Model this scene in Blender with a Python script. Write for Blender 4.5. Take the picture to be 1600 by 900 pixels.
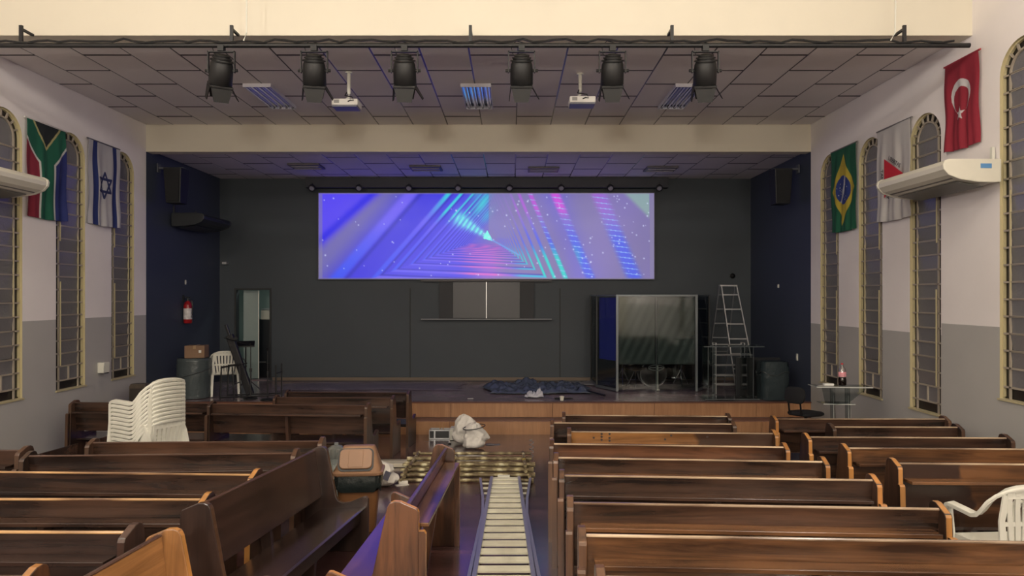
import bpy, bmesh, math, random
import numpy as np
from mathutils import Vector, Matrix, noise

for o in list(bpy.data.objects):
    bpy.data.objects.remove(o, do_unlink=True)
C = bpy.context.scene.collection
PI = math.pi
F = 1104.0          # focal length in pixels of the 1600 px wide picture
CZ = 2.48           # camera height above the floor at the stage foot

# ------------------------------------------------------------------ camera, world, lights, exposure
cd = bpy.data.cameras.new('camera'); cam = bpy.data.objects.new('camera', cd); C.objects.link(cam)
cam.location = (0, 0, CZ); cam.rotation_euler = (PI/2, 0, 0)
cd.sensor_width = 36; cd.lens = F/1600*36; cd.shift_y = 12/1600; cd.clip_start = .05; cd.clip_end = 100
bpy.context.scene.camera = cam
sc = bpy.context.scene
sc.view_settings.view_transform = 'Standard'; sc.view_settings.look = 'None'
sc.view_settings.gamma = 1; sc.view_settings.use_curve_mapping = False
sc.view_settings.exposure = 0.0
w = bpy.data.worlds.new('night'); sc.world = w; w.use_nodes = True
w.node_tree.nodes['Background'].inputs[0].default_value = (.02, .022, .03, 1)
w.node_tree.nodes['Background'].inputs[1].default_value = .3

def area(name, loc, rot, sx, sy, power, col):
    l = bpy.data.lights.new(name, 'AREA'); l.shape = 'RECTANGLE'; l.size = sx; l.size_y = sy
    l.energy = power; l.color = col
    o = bpy.data.objects.new(name, l); C.objects.link(o); o.location = loc; o.rotation_euler = rot
    return o
WARM = (1, .925, .83)
def lamp(x, y, z, power, col=WARM, r=.14):
    l = bpy.data.lights.new('lamp', 'POINT'); l.energy = power; l.color = col; l.shadow_soft_size = r
    o = bpy.data.objects.new('lamp', l); C.objects.link(o); o.location = (x, y, z)
for lx in (-4.4, -.6, 3.2):
    lamp(lx, .5, 6.4, 150); lamp(lx, 4.0, 6.2, 120)      # ceiling lamps of the high near part of the hall
    lamp(lx, -2.2, 3.5, 330)                              # added fill lights behind the camera, lifting the far ceiling and walls
area('back_room_lamp', (-5.3, 17.2, 3.3), (0, 0, 0), .8, .4, 14, (.85, 1, .93))

# ------------------------------------------------------------------ helpers
def s2l(c):
    return tuple(((v/255)/12.92 if v/255 <= .04045 else ((v/255+.055)/1.055)**2.4) for v in c)
def at(px, py, D):
    return Vector(((px-800)*D/F, D, CZ-(py-462)*D/F))
SL = .0408
def fz(y): return .525-SL*y
def floor_m(x, y, rot=0, z=0):
    return Matrix.Translation((x, y, fz(y)+z)) @ Matrix.Rotation(-math.atan(SL), 4, 'X') @ Matrix.Rotation(rot, 4, 'Z')

class MB:
    def __init__(s): s.v = []; s.f = []; s.m = []
    def add(s, vs, fs, mi=0):
        n = len(s.v); s.v += [tuple(v) for v in vs]; s.f += [tuple(i+n for i in f) for f in fs]; s.m += [mi]*len(fs)
        return s
    def box(s, c, d, rot=None, mi=0, taper=(1, 1)):
        x, y, z = d[0]/2, d[1]/2, d[2]/2; tx, ty = taper
        vs = [Vector(p) for p in ((-x*tx,-y*ty,-z),(x*tx,-y*ty,-z),(x*tx,y*ty,-z),(-x*tx,y*ty,-z),(-x,-y,z),(x,-y,z),(x,y,z),(-x,y,z))]
        if rot is not None:
            R = rot if isinstance(rot, Matrix) else Matrix.Rotation(rot, 4, 'Z')
            vs = [R @ v for v in vs]
        c = Vector(c)
        return s.add([v+c for v in vs], [(0,3,2,1),(4,5,6,7),(0,1,5,4),(1,2,6,5),(2,3,7,6),(3,0,4,7)], mi)
    def tube(s, a, b, r, n=8, r2=None, mi=0, caps=True):
        a, b = Vector(a), Vector(b); r2 = r if r2 is None else r2
        d = (b-a).normalized(); u = d.orthogonal().normalized(); w_ = d.cross(u)
        vs = []
        for p, rr in ((a, r), (b, r2)):
            for k in range(n):
                t = 2*PI*k/n; vs.append(p+u*math.cos(t)*rr+w_*math.sin(t)*rr)
        fs = [(k, (k+1) % n, n+(k+1) % n, n+k) for k in range(n)]
        if caps: fs += [tuple(range(n))[::-1], tuple(range(n, 2*n))]
        return s.add(vs, fs, mi)
    def path(s, pts, r, n=6, mi=0):
        pts = [Vector(p) for p in pts]; vs = []; fs = []
        for i, p in enumerate(pts):
            d = (pts[min(i+1, len(pts)-1)]-pts[max(i-1, 0)]).normalized()
            u = d.cross(Vector((0, 0, 1)));
            if u.length < .1: u = d.cross(Vector((1, 0, 0)))
            u.normalize(); w_ = d.cross(u)
            for k in range(n):
                t = 2*PI*k/n; vs.append(p+u*math.cos(t)*r+w_*math.sin(t)*r)
        for i in range(len(pts)-1):
            for k in range(n):
                fs.append((i*n+k, i*n+(k+1) % n, (i+1)*n+(k+1) % n, (i+1)*n+k))
        fs += [tuple(range(n))[::-1], tuple(range((len(pts)-1)*n, len(pts)*n))]
        return s.add(vs, fs, mi)
    def ribbon(s, pts, wd, th, side=None, mi=0):
        """rectangular section swept on a path; side = list or one vector of the wide direction"""
        pts = [Vector(p) for p in pts]; vs = []; fs = []; m = len(pts)
        for i, p in enumerate(pts):
            d = (pts[min(i+1, m-1)]-pts[max(i-1, 0)]).normalized()
            sd = Vector(side[i] if isinstance(side, list) else side); sd = (sd-d*sd.dot(d)).normalized()
            n_ = d.cross(sd)
            W = wd[i] if isinstance(wd, (list, tuple)) else wd
            vs += [p+sd*W/2+n_*th/2, p-sd*W/2+n_*th/2, p-sd*W/2-n_*th/2, p+sd*W/2-n_*th/2]
        for i in range(m-1):
            for k in range(4): fs.append((i*4+k, i*4+(k+1) % 4, (i+1)*4+(k+1) % 4, (i+1)*4+k))
        fs += [(3, 2, 1, 0), ((m-1)*4, (m-1)*4+1, (m-1)*4+2, (m-1)*4+3)]
        return s.add(vs, fs, mi)
    def prism(s, prof, a, b, axis='x', mi=0, mside=None):
        n = len(prof)
        def P(t, p):
            return {'x': (t, p[0], p[1]), 'y': (p[0], t, p[1]), 'z': (p[0], p[1], t)}[axis]
        vs = [P(a, p) for p in prof]+[P(b, p) for p in prof]
        s.add(vs, [tuple(range(n))[::-1], tuple(range(n, 2*n))], mi)
        q = len(s.v)-2*n
        for k in range(n):
            s.f.append((q+k, q+(k+1) % n, q+n+(k+1) % n, q+n+k)); s.m.append(mi if mside is None else mside)
        return s
    def lathe(s, prof, n=16, c=(0, 0, 0), mi=0, sq=1):
        vs = []; fs = []; m = len(prof)
        for r, z in prof:
            for k in range(n):
                t = 2*PI*k/n; vs.append((c[0]+r*math.cos(t), c[1]+r*math.sin(t)*sq, c[2]+z))
        for i in range(m-1):
            for k in range(n): fs.append((i*n+k, i*n+(k+1) % n, (i+1)*n+(k+1) % n, (i+1)*n+k))
        if prof[0][0] > 1e-6: fs.append(tuple(range(n))[::-1])
        if prof[-1][0] > 1e-6: fs.append(tuple(range((m-1)*n, m*n)))
        return s.add(vs, fs, mi)
    def xf(s, M):
        s.v = [tuple(M @ Vector(v)) for v in s.v]; return s

def obj(name, mb, mat, parent=None, M=None, smooth=False, bevel=0, kind=None, fix=True):
    me = bpy.data.meshes.new(name); me.from_pydata(mb.v, [], mb.f)
    mats = mat if isinstance(mat, (list, tuple)) else [mat]
    for m in mats: me.materials.append(m)
    me.polygons.foreach_set('material_index', mb.m)
    if fix or bevel:
        bm = bmesh.new(); bm.from_mesh(me)
        if fix: bmesh.ops.recalc_face_normals(bm, faces=bm.faces)
        if bevel:
            es = [e for e in bm.edges if len(e.link_faces) == 2 and e.calc_face_angle(0) > .6]
            bmesh.ops.bevel(bm, geom=es, offset=bevel, segments=2, affect='EDGES', profile=.6, clamp_overlap=True)
        bm.to_mesh(me); bm.free()
    if smooth:
        me.polygons.foreach_set('use_smooth', [True]*len(me.polygons))
        try: me.set_sharp_from_angle(angle=math.radians(40))
        except Exception: pass
    me.update()
    o = bpy.data.objects.new(name, me); C.objects.link(o)
    if parent is not None: o.parent = parent
    if M is not None: o.matrix_local = M
    if kind: o['kind'] = kind
    return o
def thing(name, label, cat, M, group=None):
    o = bpy.data.objects.new(name, None); C.objects.link(o); o.empty_display_size = .1
    o.matrix_world = M if isinstance(M, Matrix) else Matrix.Translation(M)
    o['label'] = label; o['category'] = cat
    if group: o['group'] = group
    return o
def tag(o, label, cat, group=None):
    o['label'] = label; o['category'] = cat
    if group: o['group'] = group
    return o
def struct(name, mb, mat, **k):
    o = obj(name, mb, mat, **k); o['kind'] = 'structure'; return o
def children(o): return [c for c in bpy.data.objects if c.parent == o]
def dup(root, M, label=None, group=None):
    def cp(o, par):
        c = o.copy(); C.objects.link(c)
        if par is not None: c.parent = par
        for ch in kids.get(o.name, []): cp(ch, c)
        return c
    kids = {}
    for o in list(bpy.data.objects):
        if o.parent: kids.setdefault(o.parent.name, []).append(o)
    r = cp(root, None); r.matrix_world = M
    if label: r['label'] = label
    if group: r['group'] = group
    return r

# ------------------------------------------------------------------ materials
def mat(name, col, rough=.6, metal=0, emit=None, es=1, trans=0, coat=0, bump=0, bscale=30, var=0, vscale=2, spec=.5, alpha=1, vstretch=(1,1,1)):
    m = bpy.data.materials.new(name); m.use_nodes = True
    nt = m.node_tree; b = nt.nodes['Principled BSDF']; c = s2l(col)
    b.inputs['Base Color'].default_value = (*c, 1); b.inputs['Roughness'].default_value = rough
    b.inputs['Metallic'].default_value = metal; b.inputs['Transmission Weight'].default_value = trans
    b.inputs['Coat Weight'].default_value = coat; b.inputs['Specular IOR Level'].default_value = spec
    b.inputs['Alpha'].default_value = alpha
    if emit: b.inputs['Emission Color'].default_value = (*s2l(emit), 1); b.inputs['Emission Strength'].default_value = es
    tc = None
    if var or bump:
        tc = nt.nodes.new('ShaderNodeTexCoord')
    if var:
        mp = nt.nodes.new('ShaderNodeMapping'); mp.inputs['Scale'].default_value = vstretch
        nt.links.new(tc.outputs['Object'], mp.inputs['Vector'])
        n = nt.nodes.new('ShaderNodeTexNoise'); n.inputs['Scale'].default_value = vscale; n.inputs['Detail'].default_value = 5
        nt.links.new(mp.outputs[0], n.inputs['Vector'])
        r = nt.nodes.new('ShaderNodeMapRange'); r.inputs['From Min'].default_value = .3; r.inputs['From Max'].default_value = .7
        r.inputs['To Min'].default_value = 1-var; r.inputs['To Max'].default_value = 1+var
        nt.links.new(n.outputs['Fac'], r.inputs['Value'])
        mx = nt.nodes.new('ShaderNodeVectorMath'); mx.operation = 'SCALE'; mx.inputs[0].default_value = c
        nt.links.new(r.outputs[0], mx.inputs['Scale']); nt.links.new(mx.outputs[0], b.inputs['Base Color'])
    if bump:
        n2 = nt.nodes.new('ShaderNodeTexNoise'); n2.inputs['Scale'].default_value = bscale; n2.inputs['Detail'].default_value = 4
        nt.links.new(tc.outputs['Object'], n2.inputs['Vector'])
        bp = nt.nodes.new('ShaderNodeBump'); bp.inputs['Strength'].default_value = bump; bp.inputs['Distance'].default_value = .02
        nt.links.new(n2.outputs['Fac'], bp.inputs['Height']); nt.links.new(bp.outputs[0], b.inputs['Normal'])
    return m

def wood(name, dark, light, rough=.3, axis='x', scale=1.0, coat=.25, spec=.5):
    m = bpy.data.materials.new(name); m.use_nodes = True; nt = m.node_tree; b = nt.nodes['Principled BSDF']
    tc = nt.nodes.new('ShaderNodeTexCoord'); oi = nt.nodes.new('ShaderNodeObjectInfo')
    ad = nt.nodes.new('ShaderNodeVectorMath'); ad.operation = 'ADD'
    ml = nt.nodes.new('ShaderNodeMath'); ml.operation = 'MULTIPLY'; ml.inputs[1].default_value = 37
    nt.links.new(oi.outputs['Random'], ml.inputs[0]); nt.links.new(tc.outputs['Object'], ad.inputs[0]); nt.links.new(ml.outputs[0], ad.inputs[1])
    mp = nt.nodes.new('ShaderNodeMapping')
    st = {'x': (.7, 9, 9), 'z': (9, 9, .7), 'y': (9, .7, 9)}[axis]
    mp.inputs['Scale'].default_value = tuple(v*scale for v in st)
    nt.links.new(ad.outputs[0], mp.inputs['Vector'])
    n = nt.nodes.new('ShaderNodeTexNoise'); n.inputs['Scale'].default_value = 1.6; n.inputs['Detail'].default_value = 6
    n.inputs['Roughness'].default_value = .62; n.inputs['Distortion'].default_value = .6
    nt.links.new(mp.outputs[0], n.inputs['Vector'])
    n2 = nt.nodes.new('ShaderNodeTexNoise'); n2.inputs['Scale'].default_value = 1.3; n2.inputs['Detail'].default_value = 2
    nt.links.new(ad.outputs[0], n2.inputs['Vector'])
    mm = nt.nodes.new('ShaderNodeMath'); mm.operation = 'MULTIPLY_ADD'; mm.inputs[1].default_value = .55
    nt.links.new(n2.outputs['Fac'], mm.inputs[0])
    m3 = nt.nodes.new('ShaderNodeMath'); m3.operation = 'MULTIPLY'; m3.inputs[1].default_value = .6
    nt.links.new(n.outputs['Fac'], m3.inputs[0]); nt.links.new(m3.outputs[0], mm.inputs[2])
    cr = nt.nodes.new('ShaderNodeValToRGB')
    cr.color_ramp.elements[0].position = .46; cr.color_ramp.elements[0].color = (*s2l(dark), 1)
    cr.color_ramp.elements[1].position = .68; cr.color_ramp.elements[1].color = (*s2l(light), 1)
    nt.links.new(mm.outputs[0], cr.inputs[0]); nt.links.new(cr.outputs[0], b.inputs['Base Color'])
    b.inputs['Roughness'].default_value = rough; b.inputs['Coat Weight'].default_value = coat; b.inputs['Coat Roughness'].default_value = .2
    b.inputs['Specular IOR Level'].default_value = spec
    bp = nt.nodes.new('ShaderNodeBump'); bp.inputs['Strength'].default_value = .12; bp.inputs['Distance'].default_value = .01
    nt.links.new(n.outputs['Fac'], bp.inputs['Height']); nt.links.new(bp.outputs[0], b.inputs['Normal'])
    return m

def glassy(name, tint=(235, 240, 240), gloss=.12, diff=None, df=0.0, rough=.06):
    """thin clear sheet: see-through with a gloss, optionally milky"""
    m = bpy.data.materials.new(name); m.use_nodes = True; nt = m.node_tree
    for n in list(nt.nodes):
        if n.type != 'OUTPUT_MATERIAL': nt.nodes.remove(n)
    out = nt.nodes['Material Output']
    t = nt.nodes.new('ShaderNodeBsdfTransparent'); t.inputs[0].default_value = (*s2l(tint), 1)
    g = nt.nodes.new('ShaderNodeBsdfGlossy'); g.inputs['Roughness'].default_value = rough
    fr = nt.nodes.new('ShaderNodeLayerWeight'); fr.inputs[0].default_value = .25
    a = nt.nodes.new('ShaderNodeMath'); a.operation = 'MULTIPLY_ADD'; a.inputs[1].default_value = .35; a.inputs[2].default_value = gloss
    nt.links.new(fr.outputs['Fresnel'], a.inputs[0])
    mx = nt.nodes.new('ShaderNodeMixShader'); nt.links.new(a.outputs[0], mx.inputs[0]); nt.links.new(t.outputs[0], mx.inputs[1]); nt.links.new(g.outputs[0], mx.inputs[2])
    last = mx
    if df:
        d = nt.nodes.new('ShaderNodeBsdfDiffuse'); d.inputs[0].default_value = (*s2l(diff), 1)
        m2 = nt.nodes.new('ShaderNodeMixShader'); m2.inputs[0].default_value = df
        nt.links.new(mx.outputs[0], m2.inputs[1]); nt.links.new(d.outputs[0], m2.inputs[2]); last = m2
    nt.links.new(last.outputs[0], out.inputs[0])
    return m

def colattr(name, rough=.8, emit=0):
    m = bpy.data.materials.new(name); m.use_nodes = True; nt = m.node_tree; b = nt.nodes['Principled BSDF']
    a = nt.nodes.new('ShaderNodeVertexColor'); a.layer_name = 'Col'
    if emit:
        b.inputs['Base Color'].default_value = (.02, .02, .02, 1)
        nt.links.new(a.outputs[0], b.inputs['Emission Color']); b.inputs['Emission Strength'].default_value = emit
    else: nt.links.new(a.outputs[0], b.inputs['Base Color'])
    b.inputs['Roughness'].default_value = rough
    return m

def wall_paint(name, up, lo, steps):
    """two paint tones parted at a height; steps = [(y_from, height)...] ascending"""
    m = bpy.data.materials.new(name); m.use_nodes = True; nt = m.node_tree; b = nt.nodes['Principled BSDF']
    g = nt.nodes.new('ShaderNodeNewGeometry'); sp = nt.nodes.new('ShaderNodeSeparateXYZ'); nt.links.new(g.outputs['Position'], sp.inputs[0])
    h = nt.nodes.new('ShaderNodeMath'); h.operation = 'GREATER_THAN'; nt.links.new(sp.outputs['Y'], h.inputs[0]); h.inputs[1].default_value = steps[1]
    hh = nt.nodes.new('ShaderNodeMath'); hh.operation = 'MULTIPLY_ADD'; nt.links.new(h.outputs[0], hh.inputs[0])
    hh.inputs[1].default_value = steps[2]-steps[0]; hh.inputs[2].default_value = steps[0]
    c = nt.nodes.new('ShaderNodeMath'); c.operation = 'GREATER_THAN'; nt.links.new(sp.outputs['Z'], c.inputs[0]); nt.links.new(hh.outputs[0], c.inputs[1])
    n = nt.nodes.new('ShaderNodeTexNoise'); n.inputs['Scale'].default_value = .9; n.inputs['Detail'].default_value = 6
    nt.links.new(g.outputs['Position'], n.inputs['Vector'])
    r = nt.nodes.new('ShaderNodeMapRange'); r.inputs['From Min'].default_value = .3; r.inputs['From Max'].default_value = .7
    r.inputs['To Min'].default_value = .95; r.inputs['To Max'].default_value = 1.04; nt.links.new(n.outputs['Fac'], r.inputs['Value'])
    mx = nt.nodes.new('ShaderNodeMix'); mx.data_type = 'RGBA'; nt.links.new(c.outputs[0], mx.inputs['Factor'])
    mx.inputs['A'].default_value = (*s2l(lo), 1); mx.inputs['B'].default_value = (*s2l(up), 1)
    v = nt.nodes.new('ShaderNodeVectorMath'); v.operation = 'SCALE'; nt.links.new(mx.outputs['Result'], v.inputs[0]); nt.links.new(r.outputs[0], v.inputs['Scale'])
    nt.links.new(v.outputs[0], b.inputs['Base Color']); b.inputs['Roughness'].default_value = .7
    return m

M_CREAM = mat('cream_paint', (216, 209, 192), .7, var=.03, vscale=.6)
M_WALL_L = wall_paint('left_wall_paint', (232, 226, 226), (172, 170, 168), (2.13, 100, 2.13))
M_WALL_R = wall_paint('right_wall_paint', (232, 226, 224), (172, 170, 166), (2.13, 8.95, 1.98))
M_NAVY = mat('navy_wall_paint', (58, 65, 82), .55, var=.05, vscale=.7)
M_CHAR = mat('charcoal_wall_paint', (62, 69, 76), .6, var=.05, vscale=.6)
M_TILE = mat('ceiling_tile', (226, 220, 218), .75, bump=.15, bscale=60, var=.03, vscale=1.5)
M_GAP = mat('ceiling_void', (38, 36, 40), .8)
M_REVEAL = mat('window_cream', (186, 175, 138), .5)
M_BAR = mat('window_bar', (160, 150, 136), .4)
M_PANE = mat('frosted_louvre_glass', (128, 126, 128), .22, trans=.25, bump=.2, bscale=25)
M_BPANE = mat('dark_border_glass', (34, 30, 28), .3)
M_STAGE = wood('stage_floor_wood', (112, 98, 104), (150, 132, 136), .26, 'x', .6)
M_LAM = wood('stage_front_laminate', (150, 108, 76), (174, 130, 94), .4, 'z', 1.0, .1)
M_BLACK = mat('black_metal', (22, 22, 24), .45)
M_BLACKP = mat('black_plastic', (26, 26, 28), .4)
M_WHITEP = mat('white_plastic', (214, 213, 202), .35, spec=.5)
M_ALU = mat('aluminium', (190, 190, 192), .35, .8)
M_CHROME = mat('chrome', (210, 210, 215), .15, 1)
M_ACRY = glassy('clear_acrylic', (225, 230, 230), .07)
M_WRAPD = None
M_FILM = glassy('thin_plastic_film', (190, 195, 205), .22, (150, 150, 160), .25, .25)

TONES = {
 'dark': ((32, 23, 20), (74, 53, 42), (84, 60, 44)),
 'dim':  ((36, 27, 25), (60, 44, 38), (72, 50, 42)),
 'mid':  ((36, 26, 21), (84, 59, 45), (176, 120, 62)),
 'warm': ((52, 34, 24), (116, 80, 52), (180, 122, 64)),
 'light': ((96, 64, 38), (150, 106, 64), (186, 130, 70)),
 'red': ((52, 34, 26), (104, 69, 48), (184, 120, 62)),
}
WX = {k: wood('wood_'+k, v[0], v[1], .27, 'x') for k, v in TONES.items()}
WZ = {k: wood('wood_upright_'+k, v[0], v[1], .3, 'z') for k, v in TONES.items()}
WE = {k: wood('wood_edge_'+k, tuple(c*.8 for c in v[2]), v[2], .35, 'z') for k, v in TONES.items()}

# ------------------------------------------------------------------ the room
XL, XR = -6.66, 5.44
YN, YB, YS, YW = -5.0, 8.35, 12.86, 16.1      # near wall, bulkhead, stage beam, stage back wall
ZC, ZS, ZN = CZ+3.11, CZ+2.66, 7.08
ZST = .55

def floor_mat():
    m = bpy.data.materials.new('floor_boards'); m.use_nodes = True; nt = m.node_tree; b = nt.nodes['Principled BSDF']
    g = nt.nodes.new('ShaderNodeTexCoord')
    br = nt.nodes.new('ShaderNodeTexBrick'); br.inputs['Scale'].default_value = 1; br.inputs['Brick Width'].default_value = 1.6
    br.inputs['Row Height'].default_value = .085; br.inputs['Mortar Size'].default_value = .004; br.inputs['Mortar Smooth'].default_value = .3
    br.inputs['Color1'].default_value = (*s2l((86, 56, 54)), 1); br.inputs['Color2'].default_value = (*s2l((64, 42, 42)), 1)
    br.inputs['Mortar'].default_value = (*s2l((26, 18, 18)), 1)
    nt.links.new(g.outputs['Object'], br.inputs['Vector'])
    n = nt.nodes.new('ShaderNodeTexNoise'); n.inputs['Scale'].default_value = 1.3; n.inputs['Detail'].default_value = 6
    mp = nt.nodes.new('ShaderNodeMapping'); mp.inputs['Scale'].default_value = (1, 4, 1)
    nt.links.new(g.outputs['Object'], mp.inputs['Vector']); nt.links.new(mp.outputs[0], n.inputs['Vector'])
    r = nt.nodes.new('ShaderNodeMapRange'); r.inputs['From Min'].default_value = .3; r.inputs['From Max'].default_value = .72
    r.inputs['To Min'].default_value = .65; r.inputs['To Max'].default_value = 1.45; nt.links.new(n.outputs['Fac'], r.inputs['Value'])
    v = nt.nodes.new('ShaderNodeVectorMath'); v.operation = 'SCALE'; nt.links.new(br.outputs['Color'], v.inputs[0]); nt.links.new(r.outputs[0], v.inputs['Scale'])
    nt.links.new(v.outputs[0], b.inputs['Base Color'])
    rr = nt.nodes.new('ShaderNodeMapRange'); rr.inputs['To Min'].default_value = .12; rr.inputs['To Max'].default_value = .34; b.inputs['Coat Weight'].default_value = .6; b.inputs['Coat Roughness'].default_value = .14
    nt.links.new(n.outputs['Fac'], rr.inputs['Value']); nt.links.new(rr.outputs[0], b.inputs['Roughness'])
    bp = nt.nodes.new('ShaderNodeBump'); bp.inputs['Strength'].default_value = .25; bp.inputs['Distance'].default_value = .004; bp.invert = True
    nt.links.new(br.outputs['Fac'], bp.inputs['Height']); nt.links.new(bp.outputs[0], b.inputs['Normal'])
    return m
M_FLOOR = floor_mat()
fl = MB(); y0, y1 = YN, YS+.05
fl.add([(XL, y0, fz(y0)), (XR, y0, fz(y0)), (XR, y1, fz(y1)), (XL, y1, fz(y1)), (XL, y0, -.3), (XR, y0, -.3), (XR, y1, -.3), (XL, y1, -.3)],
       [(0, 1, 2, 3), (4, 7, 6, 5), (0, 4, 5, 1), (1, 5, 6, 2), (2, 6, 7, 3), (3, 7, 4, 0)])
struct('floor', fl, M_FLOOR)

# windows: (far y, sill z, crown z) ; all .70 wide
WW = .70
WIN_L = [(9.61, 1.09, 4.95), (11.02, 1.09, 4.94), (12.45, 1.09, 4.94), (8.15, 1.09, 4.95)]
WIN_R = [(12.46, .97, 4.90), (11.08, .965, 4.88), (9.66, .96, 4.88), (7.88, 1.34, 5.25), (6.3, 1.34, 5.25)]
def wall_with_windows(name, X, out, wins, mtl, y0, y1, z0, z1):
    mb = MB(); ws = sorted([(f-WW, f, zb, zt) for f, zb, zt in wins]); y = y0
    def q(a, b, c, d): mb.add([(X, a, c), (X, b, c), (X, b, d), (X, a, d)], [(0, 1, 2, 3)])
    for a, b, zb, zt in ws:
        q(y, a, z0, z1); q(a, b, z0, zb); r = WW/2; sp = zt-r; cy = (a+b)/2; n = 16
        pts = [(cy-r*math.cos(PI*k/n), sp+r*math.sin(PI*k/n)) for k in range(n+1)]
        for k in range(n):
            p, p2 = pts[k], pts[k+1]
            mb.add([(X, p[0], p[1]), (X, p2[0], p2[1]), (X, p2[0], z1), (X, p[0], z1)], [(0, 1, 2, 3)])
        y = b
    q(y, y1, z0, z1)
    # outer leaf closes the wall's thickness
    o = X+out*.24
    mb.add([(o, y0, z0), (o, y1, z0), (o, y1, z1), (o, y0, z1)], [(0, 1, 2, 3)])
    mb.add([(X, y0, z1), (X, y1, z1), (o, y1, z1), (o, y0, z1)], [(0, 1, 2, 3)])
    mb.add([(X, y0, z0), (X, y0, z1), (o, y0, z1), (o, y0, z0)], [(0, 1, 2, 3)])
    return struct(name, mb, mtl, fix=False)
wall_with_windows('wall_left', XL, -1, WIN_L, M_WALL_L, YN, YS, -.3, ZN)
wall_with_windows('wall_right', XR, 1, WIN_R, M_WALL_R, YN, YS, -.3, ZN)

PANE_ME = {}
def window(n, X, out, yf, zb, zt):
    r = WW/2; cy = yf-r; sp = zt-r
    def W(u, d, z): return (X+out*d, cy+u, z)
    def outline(rr, off=0, k=18):
        pts = [(-rr, zb+off)]+[(-rr*math.cos(PI*i/k), sp+rr*math.sin(PI*i/k)) for i in range(k+1)]+[(rr, zb+off)]
        return pts
    root = MB(); o_ = outline(r); m_ = outline(r-.018, .018)
    for i in range(len(o_)-1):
        a, b = o_[i], o_[i+1]; c, d = m_[i], m_[i+1]
        root.add([W(a[0], 0, a[1]), W(b[0], 0, b[1]), W(b[0], .066, b[1]), W(a[0], .066, a[1])], [(0, 1, 2, 3)])
        root.add([W(a[0], .03, a[1]), W(b[0], .03, b[1]), W(d[0], .03, d[1]), W(c[0], .03, c[1])], [(0, 1, 2, 3)])
        root.add([W(c[0], .03, c[1]), W(d[0], .03, d[1]), W(d[0], .066, d[1]), W(c[0], .066, c[1])], [(0, 1, 2, 3)])
    root.add([W(-r, 0, zb), W(r, 0, zb), W(r, .066, zb), W(-r, .066, zb)], [(0, 1, 2, 3)])
    root.box(W(0, -.006, zb-.012), (.03, WW+.03, .02))
    wn = struct('window_%d' % n, root, M_REVEAL, fix=False)
    back = MB(); pts = outline(r-.001)
    back.prism([(cy+p[0], p[1]) for p in pts], X+out*.062, X+out*.067, 'x')
    obj('border_glazing', back, M_BPANE, wn, kind='structure')
    b = MB(); ri = .235; t = .021
    for sx in (-1, 1):
        b.box(W(sx*ri, .040, (zb+sp)/2), (.02, t, sp-zb))
    for rr in (ri,):
        k = 14
        arc = [W(-rr*math.cos(PI*i/k), .040, sp+rr*math.sin(PI*i/k)) for i in range(k+1)]
        b.ribbon(arc, .02, t, (1, 0, 0))
    for i in range(1, 8):
        a = PI*i/8
        b.ribbon([W(-ri*math.cos(a), .040, sp+ri*math.sin(a)), W(-(r-.02)*math.cos(a), .040, sp+(r-.02)*math.sin(a))], .02, t, (1, 0, 0))
    pitch = .19; rows = []
    z = zb+.13; zs = [z]; z += .21; zs.append(z)
    while z+pitch < sp+.05: z += pitch; zs.append(z)
    for q in zs: b.box(W(0, .040, q), (.02, WW-.03, t))
    b.box(W(0, .040, zb+.235), (.02, t, .2))
    obj('glazing_bars', b, M_BAR, wn, kind='structure')
    key = 'p'
    for j in range(1, len(zs)):
        za = zs[j]; h = (zs[j+1]-za if j+1 < len(zs) else 0)
        if h <= 0: break
        if key not in PANE_ME:
            mm = MB().box((0, 0, 0), (.006, .445, pitch-.02))
            p = obj('pane', mm, M_PANE, wn, kind='structure'); PANE_ME[key] = p.data
        else:
            p = bpy.data.objects.new('pane', PANE_ME[key]); C.objects.link(p); p.parent = wn; p['kind'] = 'structure'
        p.location = W(0, .050, za+h/2); p.rotation_euler = (0, -out*math.radians(random.Random(n*50+j).uniform(3, 11)), 0)
        b2 = None
    # sill of each louvre: a slim cream blade edge
    lv = MB()
    for j in range(2, len(zs)): lv.box(W(0, .034, zs[j]+.006), (.03, .44, .006))
    obj('louvre_edge', lv, M_BAR, wn, kind='structure')
    top = MB(); k = 12; zt0 = zs[-1]+.01
    pr = [(cy-.225, zt0)] if zt0 < sp else []
    pr = [(cy-.225, max(zt0, sp-.001))]+[(cy-.225*math.cos(PI*i/k), sp+.225*math.sin(PI*i/k)) for i in range(1, k)]+[(cy+.225, max(zt0, sp-.001))]
    if zt0 < sp: pr = [(cy-.225, zt0)]+pr+[(cy+.225, zt0)]
    else: pr = [p for p in pr if p[1] >= zt0-1e-4]
    top.prism(pr, X+out*.052, X+out*.057, 'x'); obj('arch_pane', top, M_PANE, wn, kind='structure')
    lo = MB().box(W(-.115, .050, zb+.235), (.006, .21, .19)); lo.box(W(.115, .050, zb+.235), (.006, .21, .19))
    obj('lower_pane', lo, M_PANE, wn, kind='structure')
    rd = MB()
    for a_, b_, u in ((zb+.35, zb+1.6, -.21), (zb+1.1, zb+2.3, .215), (zb+2.2, zb+3.1, -.215)):
        rd.box(W(u, .024, (a_+b_)/2), (.012, .014, b_-a_))
    obj('lever_rod', rd, M_REVEAL, wn, kind='structure')
n = 1
for f, zb, zt in WIN_L[:3]: window(n, XL, -1, f, zb, zt); n += 1
window(n, XL, -1, *WIN_L[3]); n += 1
for f, zb, zt in WIN_R: window(n, XR, 1, f, zb, zt); n += 1

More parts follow.
